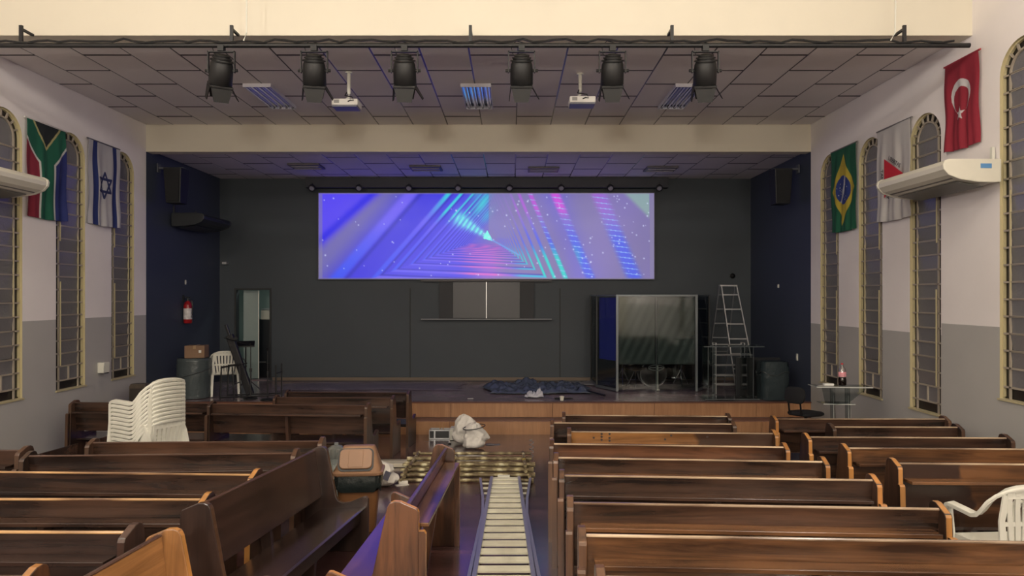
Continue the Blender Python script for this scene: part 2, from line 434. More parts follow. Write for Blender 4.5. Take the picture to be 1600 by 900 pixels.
struct('wall_stage_left', MB().box((XL-.12, (YS+YW)/2+.1, 2.5), (.24, YW-YS+.2, 5.6)), M_NAVY)
struct('wall_stage_right', MB().box((XR+.12, (YS+YW)/2+.1, 2.5), (.24, YW-YS+.2, 5.6)), M_NAVY)
struct('wall_near', MB().box(((XL+XR)/2, YN-.1, 3.4), (XR-XL, .2, 7.6)), M_CREAM)
struct('wall_front_upper', MB().box(((XL+XR)/2, YB+.12, (CZ+3.075+ZN)/2), (XR-XL, .24, ZN-CZ-3.075)), M_CREAM)
struct('ceiling_near', MB().box(((XL+XR)/2, (YN+YB)/2, ZN+.05), (XR-XL, YB-YN+.3, .1)), M_CREAM)
struct('stage_beam', MB().box(((XL+XR)/2, YS+.12, (CZ+2.62+ZC+.06)/2), (XR-XL, .24, ZC+.06-CZ-2.62)), M_CREAM)

M_XB = mat('cross_bar_dark', (62, 58, 60), .7)
def tiled_ceiling(name, y0, y1, z, x0, W_, L_, ya, mt):
    """slab with mineral tiles hung in a staggered pattern, dark joints between them"""
    root = struct(name, MB().box(((XL+XR)/2, (y0+y1)/2, z+.06), (XR-XL, y1-y0, .06)), M_GAP)
    cache = {}; rnd = random.Random(4)
    M_RUN = mat('runner_'+name, (74, 70, 76), .3, .9)
    q = math.ceil((XL-x0)/W_)
    while x0+q*W_ < XR-.02:
        obj('runner', MB().box((x0+q*W_, (y0+y1)/2, z+.012), (.020, y1-y0, .016)), M_RUN, root, kind='structure'); q += 1
    k0 = math.floor((XL-x0)/W_); k1 = math.ceil((XR-x0)/W_)
    for k in range(k0, k1):
        a, b = max(XL, x0+k*W_), min(XR, x0+(k+1)*W_)
        if b-a < .03: continue
        j = math.floor((y0-ya)/L_)-1
        off = 0 if k % 2 else L_/2
        while True:
            c, d = ya+off+j*L_, ya+off+(j+1)*L_; j += 1
            if d < y0: continue
            if c > y1: break
            c, d = max(c, y0), min(d, y1)
            if d-c < .04: continue
            sx, sy = round(b-a-.022, 3), round(d-c-.042, 3)
            if (sx, sy) not in cache:
                t = obj('tile', MB().box((0, 0, .011), (sx, sy, .022)), mt, root, bevel=.003); cache[(sx, sy)] = t.data; t['kind'] = 'structure'
            else:
                t = bpy.data.objects.new('tile', cache[(sx, sy)]); C.objects.link(t); t.parent = root; t['kind'] = 'structure'
            t.location = ((a+b)/2, (c+d)/2, z+rnd.uniform(0, .003))
            if d < y1-.1:
                kx = ('x', sx)
                if kx not in cache:
                    t = obj('cross_bar', MB().box((0, 0, .012), (sx, .034, .026)), M_XB, root, kind='structure'); cache[kx] = t.data
                else:
                    t = bpy.data.objects.new('cross_bar', cache[kx]); C.objects.link(t); t.parent = root; t['kind'] = 'structure'
                t.location = ((a+b)/2, d, z)
    return root
tiled_ceiling('ceiling', YB+.24, YS, ZC, .078, .625, 1.25, 9.14, M_TILE)
tiled_ceiling('ceiling_stage', YS+.24, YW, ZS, -.54, .61, 1.25, 13.6, M_TILE)

# stage platform, its lower step and the laminate front boards
st = struct('stage_platform', MB().box(((XL+XR)/2, (YS+YW)/2+.02, ZST/2-.02), (XR-XL, YW-YS-.04, ZST-.03+.04)), M_STAGE)
obj('platform_edge', MB().box(((XL+XR)/2, YS, ZST-.012), (XR-XL, .05, .024)), mat('stage_edge', (98, 62, 48), .4), st, kind='structure')
step = struct('stage_step', MB().box(((XL+XR)/2, YS-.15, .135), (XR-XL, .28, .25)), mat('step_tread', (112, 80, 72), .4))
x = XL; i = 0
while x < XR-.01:
    w_ = min(1.85, XR-x)
    obj('front_board', MB().box((x+w_/2, YS+.004, .40), (w_-.006, .03, .262)), M_LAM, st, kind='structure', bevel=.002)
    obj('riser_board', MB().box((x+w_/2, YS-.3, .125), (w_-.006, .024, .235)), M_LAM, step, kind='structure', bevel=.002)
    x += w_

# stage back wall with its doorway
DX0, DX1, DZ = -6.28, -5.52, CZ+.13
bw = MB()
for (a, b, c, d) in ((XL, DX0, ZST-.6, ZS+.2), (DX1, XR, ZST-.6, ZS+.2), (DX0, DX1, DZ, ZS+.2)):
    bw.box(((a+b)/2, YW+.08, (c+d)/2), (b-a, .16, d-c))
struct('wall_stage_back', bw, M_CHAR)
df = MB()
for x in (DX0-.02, DX1+.02): df.box((x, YW-.008, (ZST+DZ)/2), (.04, .02, DZ-ZST))
df.box(((DX0+DX1)/2, YW-.008, DZ+.02), (DX1-DX0+.08, .02, .04))
struct('door_1', df, mat('door_casing', (40, 42, 44), .5))
struct('baseboard_stage', MB().box(((DX1+XR)/2+.02, YW-.014, ZST+.035), (XR-DX1-.1, .025, .07)), mat('skirting', (112, 98, 84), .6))
# seams of the wall lining under the screen
for px in (641, 875):
    p = at(px, 437, YW); struct('trim_%d' % (1 if px < 700 else 2), MB().box((p.x, YW-.004, 1.6), (.022, .008, 2.1)), mat('seam', (34, 36, 38), .6))

# room beyond the doorway
M_GREEN = mat('back_room_wall', (150, 164, 158), .7)
br = MB(); br.box((-5.6, 19.0, 1.9), (4, .1, 3)); br.box((-7.4, 17.6, 1.9), (.1, 2.8, 3)); br.box((-3.6, 17.6, 1.9), (.1, 2.8, 3))
struct('wall_back_room', br, M_GREEN)
struct('floor_back_room', MB().box((-5.5, 17.6, ZST-.05), (3.9, 2.7, .1)), M_STAGE)
struct('ceiling_back_room', MB().box((-5.5, 17.6, 3.45), (3.9, 2.9, .1)), M_GREEN)

# ------------------------------------------------------------------ the projection on the back wall
def lerp(a, b, t): return a+(b-a)*t
def sm(x, a, b):
    t = np.clip((x-a)/(b-a), 0, 1); return t*t*(3-2*t)
def screen_rgb(X, Y):
    """X 0..1500, Y 0..380 (down): nested glowing triangles seen in a tunnel"""
    px, py = X-757, Y-193
    dl = -.75*px-.663*py; db = 1.29*(py-.04*px); dr = 1.3*(.92*px-.39*py)
    f = np.maximum(np.maximum(dl, db), dr)+1e-3
    sec = np.where((dl >= db) & (dl >= dr), 0, np.where(db >= dr, 1, 2))
    def C3(c): return np.array(c, float).reshape(1, 3)*np.ones((X.size, 1))
    def mixc(a, b, t): return a*(1-t[:, None])+b*t[:, None]
    col = mixc(C3((70, 64, 236)), C3((126, 114, 184)), sm(X, 600, 860)); col = mixc(col, C3((118, 112, 150)), (X > 860)*.35*(.5+.5*np.sin(X/58+Y/150)))
    far = sm(-X+Y*-1.1+560, 0, 330)
    grey = np.exp(-((X*.75+Y*.66-215)/95)**2); col = mixc(col, C3((128, 122, 168)), grey*.85)
    col = mixc(col, C3((84, 66, 250)), sm(210-(X*.66+Y*.75), 0, 60)*.9)
    edge = np.exp(-((X*.66+Y*.75-160)/16)**2); col = mixc(col, C3((30, 24, 235)), edge*.9*(X < 420))
    v = np.exp(-((X-1120+(Y-190)*-.35)/70)**2); col = mixc(col, C3((96, 92, 226)), v*.5)
    # nested lines
    FK = [(385, 26), (259, 11), (216, 7), (176, 4.5), (148, 3.5), (132, 3), (116, 2.6), (103, 2.4), (92, 2.2), (82, 2), (73, 2), (65, 1.8), (58, 1.6), (51, 1.5), (45, 1.4), (40, 1.3)]
    FR = [(1010, 14), (690, 42), (455, 26), (322, 13), (262, 9)]+FK[2:]
    def ln(tab):
        o = np.zeros_like(f)
        for c, w_ in tab: o = np.maximum(o, np.exp(-np.abs((f-c)/w_)**(4 if w_ > 6 else 2)))
        return o
    la_, lr_ = ln(FK), ln(FR); line = np.where(sec == 2, lr_, la_); fade = sm(f, 30, 60)
    L0 = mixc(C3((112, 96, 252)), C3((52, 84, 250)), sm(Y, 60, 380))
    t_c = np.exp(-((X-620-(-Y+60)*.3)/85)**2)*sm(150-Y, 0, 90); L0 = mixc(L0, C3((30, 225, 226)), np.clip(t_c*1.6, 0, 1))
    t_p = np.exp(-((X-735)/100)**2); L1 = mixc(C3((104, 96, 250)), C3((246, 110, 204)), np.clip(t_p*1.3, 0, 1))
    L1 = mixc(L1, C3((40, 190, 236)), sm(X, 850, 920))
    L2 = mixc(C3((136, 108, 214)), C3((66, 90, 240)), sm(Y, 90, 230))
    L2 = mixc(L2, C3((0, 222, 216)), sm(Y, 210, 300)*sm(1190-X, 0, 60)); L2 = mixc(L2, C3((216, 70, 225)), np.exp(-((X-1060)/170)**2)*sm(120-Y, 0, 60))
    L = np.where(sec[:, None] == 0, L0, np.where(sec[:, None] == 1, L1, L2))
    col = mixc(col, C3((44, 40, 226)), np.exp(-((f-300)/130)**2)*(sec == 0)*.75)
    col = mixc(col, L, line*fade*.9)
    dk = np.zeros_like(f)
    for c, w_ in FK: dk = np.maximum(dk, np.exp(-((f-c+w_*1.25+1.5)/(w_*.3+1.2))**2))
    col = mixc(col, C3((22, 20, 190)), dk*fade*(sec < 2)*.7)
    rung = (np.sin((Y-.12*px)/23*2*PI) > .90)*line*(sec == 2)*(f > 300)*(f < 900); col = mixc(col, C3((150, 200, 250)), rung*.8)
    # turquoise fan above the centre
    fan = np.exp(-((X-735)/45)**2)*sm(170-Y, 0, 100); st = .5+.5*np.sin((X*.75+Y*.66)/9); col = mixc(col, C3((40, 215, 225)), np.clip(fan*(.35+.65*st), 0, 1)*.85)
    right = sm(X, 757, 764)*sm(900-X, 0, 60)*sm(215-Y, 0, 30); col = mixc(col, C3((124, 118, 186)), right*.7)
    # light beam and arrow head
    ax, ay = 600, 95; bx, by = 765, 200; ux, uy = (bx-ax), (by-ay); ll = math.hypot(ux, uy); ux /= ll; uy /= ll
    al = ((X-ax)*ux+(Y-ay)*uy)/ll; pr = np.abs(-(X-ax)*uy+(Y-ay)*ux)
    bw_ = 34*(1-al)+5; beam = np.exp(-(pr/bw_)**2)*sm(al, -.15, .25)*(al < 1.0)
    col = mixc(col, C3((110, 240, 244)), np.clip(beam*1.25, 0, 1)*(.75+.25*np.sin(al*60)))
    tri = (Y < 205+.25*(X-750)) & (X > 733+(205-Y)*.5) & (Y > 166+(X-755)*1.9)
    col = mixc(col, C3((120, 250, 240)), tri.astype(float))
    tail = np.exp(-(np.abs((Y-205)-(X-770)*.55)/4)**2)*(X > 768)*(X < 900); col = mixc(col, C3((90, 170, 250)), tail*.7)
    pk = np.exp(-((X-755)/60)**2)*sm(Y, 200, 300); col = mixc(col, C3((190, 90, 225)), pk*.45)
    # pale corner at top right, glowing specks
    gc = sm(X*.7-Y*.72-945, 0, 25)*(Y < 125)*(X < 1480); col = mixc(col, C3((142, 176, 172)), gc*.85)
    rs = np.random.RandomState(5)
    for i in range(120):
        sx = rs.uniform(760, 1480) if i < 85 else rs.uniform(10, 760); sy = rs.uniform(5, 375); r_ = rs.uniform(1.6, 3.6)
        d = ((X-sx)**2+(Y-sy)**2)/r_**2; mk = d < 9
        col[mk] = col[mk]*(1-np.exp(-d[mk])[:, None])+np.array((215, 225, 255))*np.exp(-d[mk])[:, None]
    ed = (X < 17) | (X > 1482) | (Y < 4) | (Y > 376); col = mixc(col, C3((140, 134, 160)), ed*.5)
    return col

def s2l_np(c):
    c = np.clip(c/255, 0, 1); return np.where(c <= .04045, c/12.92, ((c+.055)/1.055)**2.4)
def grid_obj(name, nx, ny, pos, colfn, mtl, parent=None, thick=0):
    """pos(u, v) -> points ; colfn(u, v) -> rgb 0..255 ; u right, v down, both 0..1"""
    u, v = np.meshgrid(np.linspace(0, 1, nx+1), np.linspace(0, 1, ny+1)); u = u.ravel(); v = v.ravel()
    P = pos(u, v); me = bpy.data.meshes.new(name)
    idx = np.arange((nx+1)*(ny+1)).reshape(ny+1, nx+1)
    q = np.stack([idx[:-1, :-1], idx[1:, :-1], idx[1:, 1:], idx[:-1, 1:]], -1).reshape(-1, 4)
    me.from_pydata(P.tolist(), [], q.tolist()); me.materials.append(mtl)
    if colfn is not None:
        ca = me.color_attributes.new('Col', 'FLOAT_COLOR', 'POINT')
        c = np.ones((len(u), 4), np.float32); c[:, :3] = s2l_np(colfn(u, v)); ca.data.foreach_set('color', c.ravel())
    me.polygons.foreach_set('use_smooth', [True]*len(me.polygons))
    o = bpy.data.objects.new(name, me); C.objects.link(o)
    if parent is not None: o.parent = parent
    if thick:
        md = o.modifiers.new('thickness', 'SOLIDIFY'); md.thickness = thick; md.offset = 0
    return o
SY = 15.98
a, b = at(498, 302, SY), at(1022, 435.5, SY)
scr = thing('video_screen', 'wide lit screen with blue and violet nested triangles above the stage', 'screen', Matrix.Translation(((a.x+b.x)/2, SY, b.z)))
wS, hS = b.x-a.x, a.z-b.z
obj('screen_frame', MB().box((0, .045, hS/2), (wS+.04, .07, hS+.04)), mat('screen_frame', (120, 116, 130), .5), scr)
grid_obj('picture', 600, 152, lambda u, v: np.stack([(u-.5)*wS, np.zeros_like(u), hS*(1-v)], 1),
         lambda u, v: screen_rgb(u*1500, v*380), colattr('screen_picture', .3, .9), scr)

# pelmet above with eight small round spots
pz = at(760, 292, 15.85).z
tag(obj('pelmet_bar', MB().box(((at(478, 0, 15.9).x+at(1044, 0, 15.9).x)/2, 15.96, ZS-.12), (at(1044, 0, 15.9).x-at(478, 0, 15.9).x, .22, .22)), mat('pelmet', (58, 60, 66), .6), bevel=.006),
    'long dark pelmet bar under the stage ceiling above the lit screen', 'pelmet')
ORD = ['first from the left', 'second from the left', 'third from the left', 'fourth from the left', 'fourth from the right', 'third from the right', 'second from the right', 'last on the right']
par = None
for i, px in enumerate((487, 560.5, 638.6, 715.6, 796, 877, 954, 1030.5)):
    p = at(px, 294, 15.75); lab = 'small round spot above the screen, %s of the row' % ORD[i]
    M = Matrix.Translation((p.x, 15.76, p.z))
    if par is None:
        par = thing('screen_spot', lab, 'spotlight', M, 'small round spots above the screen')
        R = Matrix.Rotation(math.radians(128), 4, 'X')
        obj('housing', MB().lathe([(0, -.09), (.05, -.085), (.074, -.04), (.078, .02), (.06, .024), (.056, .0), (0, .0)], 18).xf(R), mat('spot_housing', (46, 46, 52), .4), par, smooth=True)
        obj('lens', MB().lathe([(0, .004), (.054, .004), (.054, .012), (.03, .016), (0, .016)], 18).xf(R), mat('spot_lens', (150, 150, 165), .3), par)
        obj('bracket', MB().box((0, .03, .075), (.02, .02, .1)), M_BLACKP, par)
    else: dup(par, M, lab)

# sliding panel cabinet under the screen
cb = thing('sliding_door_cabinet', 'wall cabinet with two grey sliding doors centred below the screen', 'cabinet', Matrix.Translation((at(760, 0, 15.95).x, 16.0, at(0, 498, 15.95).z)))
hC = at(0, 440, 15.95).z-at(0, 498, 15.95).z
obj('back_panel', MB().box((0, .04, hC/2), (2.15, .06, hC)), mat('cabinet_dark', (44, 46, 50), .6), cb)
for s in (-1, 1): obj('door', MB().box((s*.38, -.012+.01*s, hC/2), (.75, .024, hC-.02)), mat('cabinet_door', (78, 78, 82), .4), cb, bevel=.003)
obj('centre_strip', MB().box((0, -.035, hC/2), (.02, .012, hC-.02)), M_ALU, cb)
obj('top_rail', MB().box((0, -.02, hC+.02), (2.95, .08, .03)), mat('rail', (84, 80, 82), .5), cb)
obj('lower_shelf', MB().box((0, -.03, -.012), (2.95, .1, .024)), mat('rail2', (120, 122, 126), .4), cb)

# four dark light fittings in the stage ceiling
for i, (px, py) in enumerate(((479, 261), (666, 264), (849, 266), (1032, 265))):
    D = (ZS-CZ-.03)*F/(462-py); p = at(px, py, D)
    g = thing('stage_ceiling_light', ['unlit flat light fitting in the stage ceiling, leftmost', 'unlit flat light fitting in the stage ceiling, second from left',
        'unlit flat light fitting in the stage ceiling, second from right', 'unlit flat light fitting in the stage ceiling, rightmost'][i], 'ceiling light', Matrix.Translation((p.x, p.y, ZS)), 'unlit light fittings of the stage ceiling')
    obj('housing', MB().box((0, 0, -.02), (.64, .5, .036)), mat('fitting_grey', (92, 88, 98), .5), g, bevel=.004)
    for k in (-1, 1): obj('tube', MB().tube((-.28, k*.12, -.045), (.28, k*.12, -.045), .014), mat('dead_tube', (150, 146, 160), .3), g)
    obj('reflector', MB().box((0, 0, -.04), (.58, .1, .008)), mat('reflector_dim', (110, 108, 118), .3), g)

# ------------------------------------------------------------------ main ceiling: troffers, projectors
M_REFL = mat('mirror_reflector', (200, 205, 225), .12, 1)
M_TUBE = mat('lamp_tube', (210, 212, 218), .25)
for i, (x0, x1) in enumerate(((-3.93, -3.56), (-.735, -.33), (2.42, 2.80))):
    g = thing('ceiling_light', ['switched-off tube light recessed in the tiled ceiling near the leftmost spotlights', 'switched-off tube light in the middle of the tiled ceiling',
        'switched-off tube light in the tiled ceiling behind the rightmost spotlight'][i], 'ceiling light', Matrix.Translation(((x0+x1)/2, 10.98, ZC)), 'switched-off tube lights of the main ceiling')
    W_ = x1-x0+.03
    fr = MB()
    for s in (-1, 1): fr.box((s*W_/2, 0, -.024), (.012, 1.24, .05)); fr.box((0, s*.615, -.024), (W_, .012, .05))
    obj('frame', fr, mat('light_frame', (205, 205, 212), .4), g)
    for k in range(4):
        xx = -W_/2+W_/8+k*W_/4
        prof = [(xx-W_/8+.002, -.044), (xx-W_/14, -.006), (xx+W_/14, -.006), (xx+W_/8-.002, -.044), (xx+W_/14, -.004), (xx-W_/14, -.004)]
        obj('reflector', MB().prism([(prof[q][0], prof[q][1]) for q in range(6)], -.605, .605, 'y'), M_REFL, g)
        t = obj('lamp_tube', MB().tube((xx, -.58, -.028), (xx, .58, -.028), .011, 10), M_TUBE, g)
        obj('lamp_holder', MB().box((xx, -.59, -.026), (.03, .02, .036)).box((xx, .59, -.026), (.03, .02, .036)), M_BLACKP, t)

def projector(px_pole, y_top, bx0, bx1, by0, by1, lab):
    D = (ZC-CZ)*F/(462-y_top); p = at(px_pole, y_top, D); q0 = at(bx0, by0, D); q1 = at(bx1, by1, D)
    g = thing('projector', lab, 'projector', Matrix.Translation((p.x, D, ZC)), 'white projectors hanging from the ceiling')
    bz = (q0.z+q1.z)/2-ZC+.03; bx = (q0.x+q1.x)/2-p.x
    obj('ceiling_plate', MB().lathe([(.05, -.02), (.05, 0)], 14), M_WHITEP, g)
    obj('pole', MB().tube((0, 0, -.02), (0, 0, bz+.14), .026, 12), M_WHITEP, g, smooth=True)
    obj('bracket', MB().path([(0, 0, bz+.15), (.0, 0, bz+.1), (-.03, 0, bz+.06)], .02).box((bx, 0, bz+.055), (.16, .14, .012)), M_WHITEP, g)
    body = obj('body', MB().box((bx, 0, bz), (.36, .28, .09)), mat('projector_white', (225, 222, 215), .4), g, bevel=.018)
    obj('lens', MB().lathe([(.0, 0), (.035, 0), (.035, .03), (0, .02)], 14).xf(Matrix.Translation((bx-.08, .14, bz)) @ Matrix.Rotation(-PI/2, 4, 'X')), M_BLACK, body)
    obj('vent', MB().box((bx-.11, -.142, bz+.005), (.07, .004, .045)), mat('vent_grey', (150, 148, 145), .5), body)
    obj('lower_grille', MB().box((bx, -.02, bz-.055), (.34, .25, .025)), mat('projector_grey', (110, 112, 120), .4), body)
    obj('cable', MB().path([(-.02, -.03, bz+.16), (-.04, -.05, bz+.11), (.02, -.12, bz+.08), (.08, -.16, bz+.06), (.10, -.16, bz+.01), (.06, -.15, bz+.02), (.02, -.15, bz)], .008), M_BLACK, g)
projector(545, 113, 523, 561, 157, 176, 'white ceiling projector on a pole, left of the middle tube light')
projector(906.5, 115, 891, 927, 151, 174, 'white ceiling projector on a pole, right of the middle tube light')

# ------------------------------------------------------------------ lighting pipe with rods, cable, spotlights
PY = 8.1; PZ = CZ+391*PY/F
rail = thing('lighting_pipe', 'long black pipe carrying the stage spotlights below the cream bulkhead', 'pipe', Matrix.Translation((-.6, PY, PZ)))
xe = at(1515, 0, PY).x
obj('pipe', MB().tube((XL+.61, 0, 0), (xe+.6, 0, 0), .027, 12), M_BLACK, rail, smooth=True)
for px in (33, 362, 735, 1050, 1413):
    p = at(px, 0, PY); obj('hanger_rod', MB().box((p.x+.6, .0, .12), (.035, .03, .22)).box((p.x+.6, .1, .19), (.03, .2, .025)), M_BLACK, rail)
pts = []; rnd = random.Random(3)
for i in range(90):
    xx = XL+.8+i*(xe-XL-.95)/89; pts.append((xx+.55, -.025+.01*math.sin(i*.9), .035+.012*math.sin(i*1.7)+.018*(rnd.random() > .8)))
obj('power_cable', MB().path(pts, .013), M_BLACKP, rail)
for px, lab in ((384, 'thin white cable dropping to the pipe left of centre'), (1400, 'thin white cable dropping to the right end of the pipe')):
    p = at(px, 0, PY-.08); c = MB().path([(p.x, PY-.06, ZN), (p.x+.01, PY-.07, 6.3), (p.x, PY-.06, PZ+.12), (p.x-.04, PY-.04, PZ+.04)], .009)
    tag(obj('drop_cable', c, M_WHITEP), lab, 'cable', 'thin cables dropping to the lighting pipe')

M_SPOT = mat('spotlight_black', (11, 12, 14), .5)
def make_spot(M, lab, rx, rz):
    g = thing('stage_spotlight', lab, 'spotlight', M, 'black stage spotlights on the pipe')
    yk = MB()
    for s in (-1, 1): yk.box((s*.15, 0, -.16), (.012, .035, .25)); yk.tube((s*.125, 0, -.26), (s*.185, 0, -.26), .018, 8)
    yk.box((0, 0, -.045), (.31, .035, .012)); yk.box((0, 0, -.005), (.07, .07, .07)); obj('yoke', yk, M_SPOT, g)
    T = Matrix.Translation((0, 0, -.24)) @ Matrix.Rotation(rz, 4, 'Z') @ Matrix.Rotation(rx, 4, 'X')
    h = obj('housing', MB().lathe([(.0, .17), (.05, .165), (.085, .14), (.105, .09), (.122, .05), (.130, -.02), (.132, -.17), (.11, -.2), (.11, -.19), (0, -.18)], 18), M_SPOT, g, M=T, smooth=True)
    fins = MB()
    for k in range(3): fins.lathe([(.075+.02*k, .155-.03*k), (.09+.02*k, .155-.03*k), (.09+.02*k, .145-.03*k), (.075+.02*k, .145-.03*k)], 16)
    obj('vent_ring', fins, M_SPOT, h)
    obj('front_frame', MB().box((0, 0, -.19), (.25, .25, .03)), M_SPOT, h, bevel=.006)
    for k in range(4):
        a = k*PI/2; R = Matrix.Rotation(a, 4, 'Z'); wd = .115 if k % 2 == 0 else .1
        fl_ = MB().prism([(-.115, 0), (.115, 0), (wd-.035, -.15), (-wd+.035, -.15)], -.004, .004, 'y')
        obj('barn_door', fl_, M_SPOT, h, M=R @ Matrix.Translation((0, -.125, -.205)) @ Matrix.Rotation(-.12 if k != 1 else -.55, 4, 'X'))
    obj('safety_cable', MB().path([(.05, .0, .05), (-.06, .02, .09), (-.12, .03, .03), (-.1, .05, -.06), (0, .08, -.09)], .006), M_BLACKP, g)
    return g
SP = [('leftmost black spotlight on the pipe, tilted with an open barn door', .45, .55), ('second black spotlight from the left end of the pipe', .42, .2), ('third black spotlight from the left on the pipe', .4, .05),
      ('third black spotlight from the right on the pipe', .4, 0), ('second black spotlight from the right on the pipe', .4, -.05), ('rightmost black spotlight on the pipe', .42, -.15)]
for px, (lab, rx, rz) in zip((346, 491, 632, 815, 957, 1102), SP):
    p = at(px, 0, PY); make_spot(Matrix.Translation((p.x, PY, PZ-.03)), lab, rx, rz)

# ------------------------------------------------------------------ wall air conditioners
def air_con(M, lab, mt, mt2, L=1.44, dark=False, sticker=False):
    """local: x along the wall 0..L, y from wall 0 out to .68 (towards +y), z 0 top"""
    g = thing('air_conditioner', lab, 'air conditioner', M)
    prof = [(.05, 0), (.62, 0), (.67, -.025), (.685, -.06), (.675, -.11), (.62, -.17), (.5, -.215), (.3, -.245), (.12, -.25), (.05, -.245)]
    body = obj('body', MB().prism(prof, .03, L-.03), mt, g, bevel=.008)
    pr2 = [(y_*1.01+.0, z_*1.04+.004) for y_, z_ in prof]
    for s in (0, 1):
        obj('end_cover', MB().prism([(p[0], p[1]) for p in pr2], 0 if s == 0 else L-.05, .05 if s == 0 else L), mt, g, bevel=.012)
    lv = MB()
    for k, (a, b) in enumerate((((.655, -.10), (.60, -.155)), ((.585, -.165), (.50, -.205)))):
        n_ = Vector((0, b[0]-a[0], b[1]-a[1])).normalized(); lv.ribbon([(.08, (a[0]+b[0])/2+.01, (a[1]+b[1])/2-.006), (L-.08, (a[0]+b[0])/2+.01, (a[1]+b[1])/2-.006)], .05, .008, (0, n_.y, n_.z))
    obj('louvre', lv, mt2, g)
    obj('intake_grille', MB().ribbon([(.12, .32, -.256), (L-.12, .32, -.256)], .3, .006, (0, 1, .18)), mt2, g)
    bk = MB()
    for xx in (.2, L-.2): bk.box((xx, .25, .02), (.04, .5, .02)); bk.box((xx, .015, .06), (.04, .03, .22))
    obj('wall_bracket', bk, M_WHITEP if not dark else mt2, g)
    if sticker: obj('sticker', MB().box((-.002 if sticker > 0 else L+.002, .22, -.075), (.004, .12, .05)), mat('sticker_blue', (90, 140, 190), .5), g)
    return g
M_AC = mat('air_con_cream', (212, 208, 194), .4); M_AC2 = mat('air_con_grey', (104, 102, 98), .5)
M_ACD = mat('air_con_black', (34, 37, 40), .45); M_ACD2 = mat('air_con_black_trim', (52, 54, 58), .45)
zt = CZ+1.5
air_con(Matrix.Translation((XR-.02, 7.75, zt)) @ Matrix.Rotation(PI/2, 4, 'Z'), 'cream air conditioner on the right wall below the red flag', M_AC, M_AC2, sticker=1)
air_con(Matrix.Translation((XL, 9.13, zt+.02)) @ Matrix.Rotation(-PI/2, 4, 'Z'), 'cream air conditioner on the left wall, cut by the left edge of the photo', M_AC, M_AC2)
air_con(Matrix.Translation((XL, 15.05, CZ+1.6)) @ Matrix.Rotation(-PI/2, 4, 'Z'), 'black air conditioner on the dark left wall of the stage', M_ACD, M_ACD2, L=1.35, dark=True)

# wall speakers
def speaker(M, lab, s):
    g = thing('wall_speaker', lab, 'speaker', M, 'black speakers on the side walls of the stage')
    obj('cabinet', MB().box((0, 0, 0), (.34, .36, .66), taper=(.8, .8)), mat('speaker_black', (20, 22, 25), .6), g, bevel=.02)
    obj('grille', MB().box((0, -.183, 0), (.28, .012, .58), taper=(.8, .8)), mat('speaker_grille', (17, 18, 21), .8), g)
    obj('bracket', MB().box((-s*.24, .0, .34), (.22, .06, .03)).box((-s*.33, 0, .34), (.02, .12, .16)).box((0, 0, .34), (.3, .1, .02)), mat('speaker_bracket', (90, 92, 98), .5), g)
speaker(Matrix.Translation((XL+.37, 13.25, CZ+2.05)), 'black speaker high on the left stage wall above the black air conditioner', 1)
speaker(Matrix.Translation((XR-.37, 13.35, CZ+2.05)), 'black speaker high on the right stage wall', -1)

# ------------------------------------------------------------------ flags
def in_poly(u, v, poly):
    r = np.zeros(u.shape, bool); n = len(poly)
    for i in range(n):
        x1, y1 = poly[i]; x2, y2 = poly[(i+1) % n]
        c = ((y1 > v) != (y2 > v)); xx = (x2-x1)*(v-y1)/((y2-y1) if y2 != y1 else 1e-9)+x1
        r ^= c & (u < xx)
    return r
def seg(u, v, a, b, asp):
    ax, ay = a; bx, by = b; U, V = u, v*asp; ay *= asp; by *= asp
    t = np.clip(((U-ax)*(bx-ax)+(V-ay)*(by-ay))/((bx-ax)**2+(by-ay)**2), 0, 1)
    return np.hypot(U-ax-t*(bx-ax), V-ay-t*(by-ay))
def col_rsa(u, v):
    asp = 1.5; col = np.tile(np.array((30., 44., 120.)), (u.size, 1))
    col[u < .5] = (146, 30, 52)
    D = np.minimum(np.minimum(seg(u, v, (0.0, 0.02), (.5, .36), asp), seg(u, v, (1, 0.02), (.5, .36), asp)), seg(u, v, (.5, .36), (.5, 1.1), asp))
    tri = in_poly(u, v, [(0.12, 0), (.88, 0), (.5, .24)])
    col[D < .20] = (225, 225, 220); col[D < .165] = (18, 102, 76)
    t2 = in_poly(u, v, [(.10, -.02), (.90, -.02), (.5, .27)]); col[t2] = (205, 195, 130); col[in_poly(u, v, [(.15, -.02), (.85, -.02), (.5, .235)])] = (28, 36, 36)
    return col
def col_isr(u, v):
    col = np.tile(np.array((214., 212., 218.)), (u.size, 1)); col[((u > .14) & (u < .27)) | ((u > .76) & (u < .89))] = (30, 48, 122)
    asp = 1.45; cx, cy, R = .5, .5*asp, .22; ds = []
    for s in (1, -1):
        p = [(cx+R*math.sin(k*2*PI/3+PI/2)*s, (cy-R*math.cos(k*2*PI/3+PI/2)*s)/asp) for k in range(3)]
        p = [(cx+R*.95*math.sin(k*2*PI/3)*1, (cy-s*R*math.cos(k*2*PI/3))/asp) for k in range(3)]
        for k in range(3): ds.append(seg(u, v, p[k], p[(k+1) % 3], asp))
    col[np.min(ds, 0) < .022] = (30, 40, 100); return col
def col_bra(u, v):
    asp = 1.45; col = np.tile(np.array((18., 100., 68.)), (u.size, 1)); m = np.abs(u-.5)/.42+np.abs(v-.5)/.43 < 1; col[m] = (222, 196, 60)
    d = np.hypot(u-.5, (v-.5)*asp); m = d < .25; col[m] = (34, 58, 140); band = m & (np.abs(np.hypot(u+.35, (v-.2)*asp)-.97) < .03); col[band] = (215, 220, 225)
    rs = np.random.RandomState(2)
    for i in range(26):
        a = rs.uniform(0, 6.28); r_ = .22*math.sqrt(rs.rand()); dd = np.hypot(u-.5-r_*math.cos(a), (v-.5)*asp-r_*math.sin(a)); col[(dd < .009) & m] = (225, 228, 235)
    return col
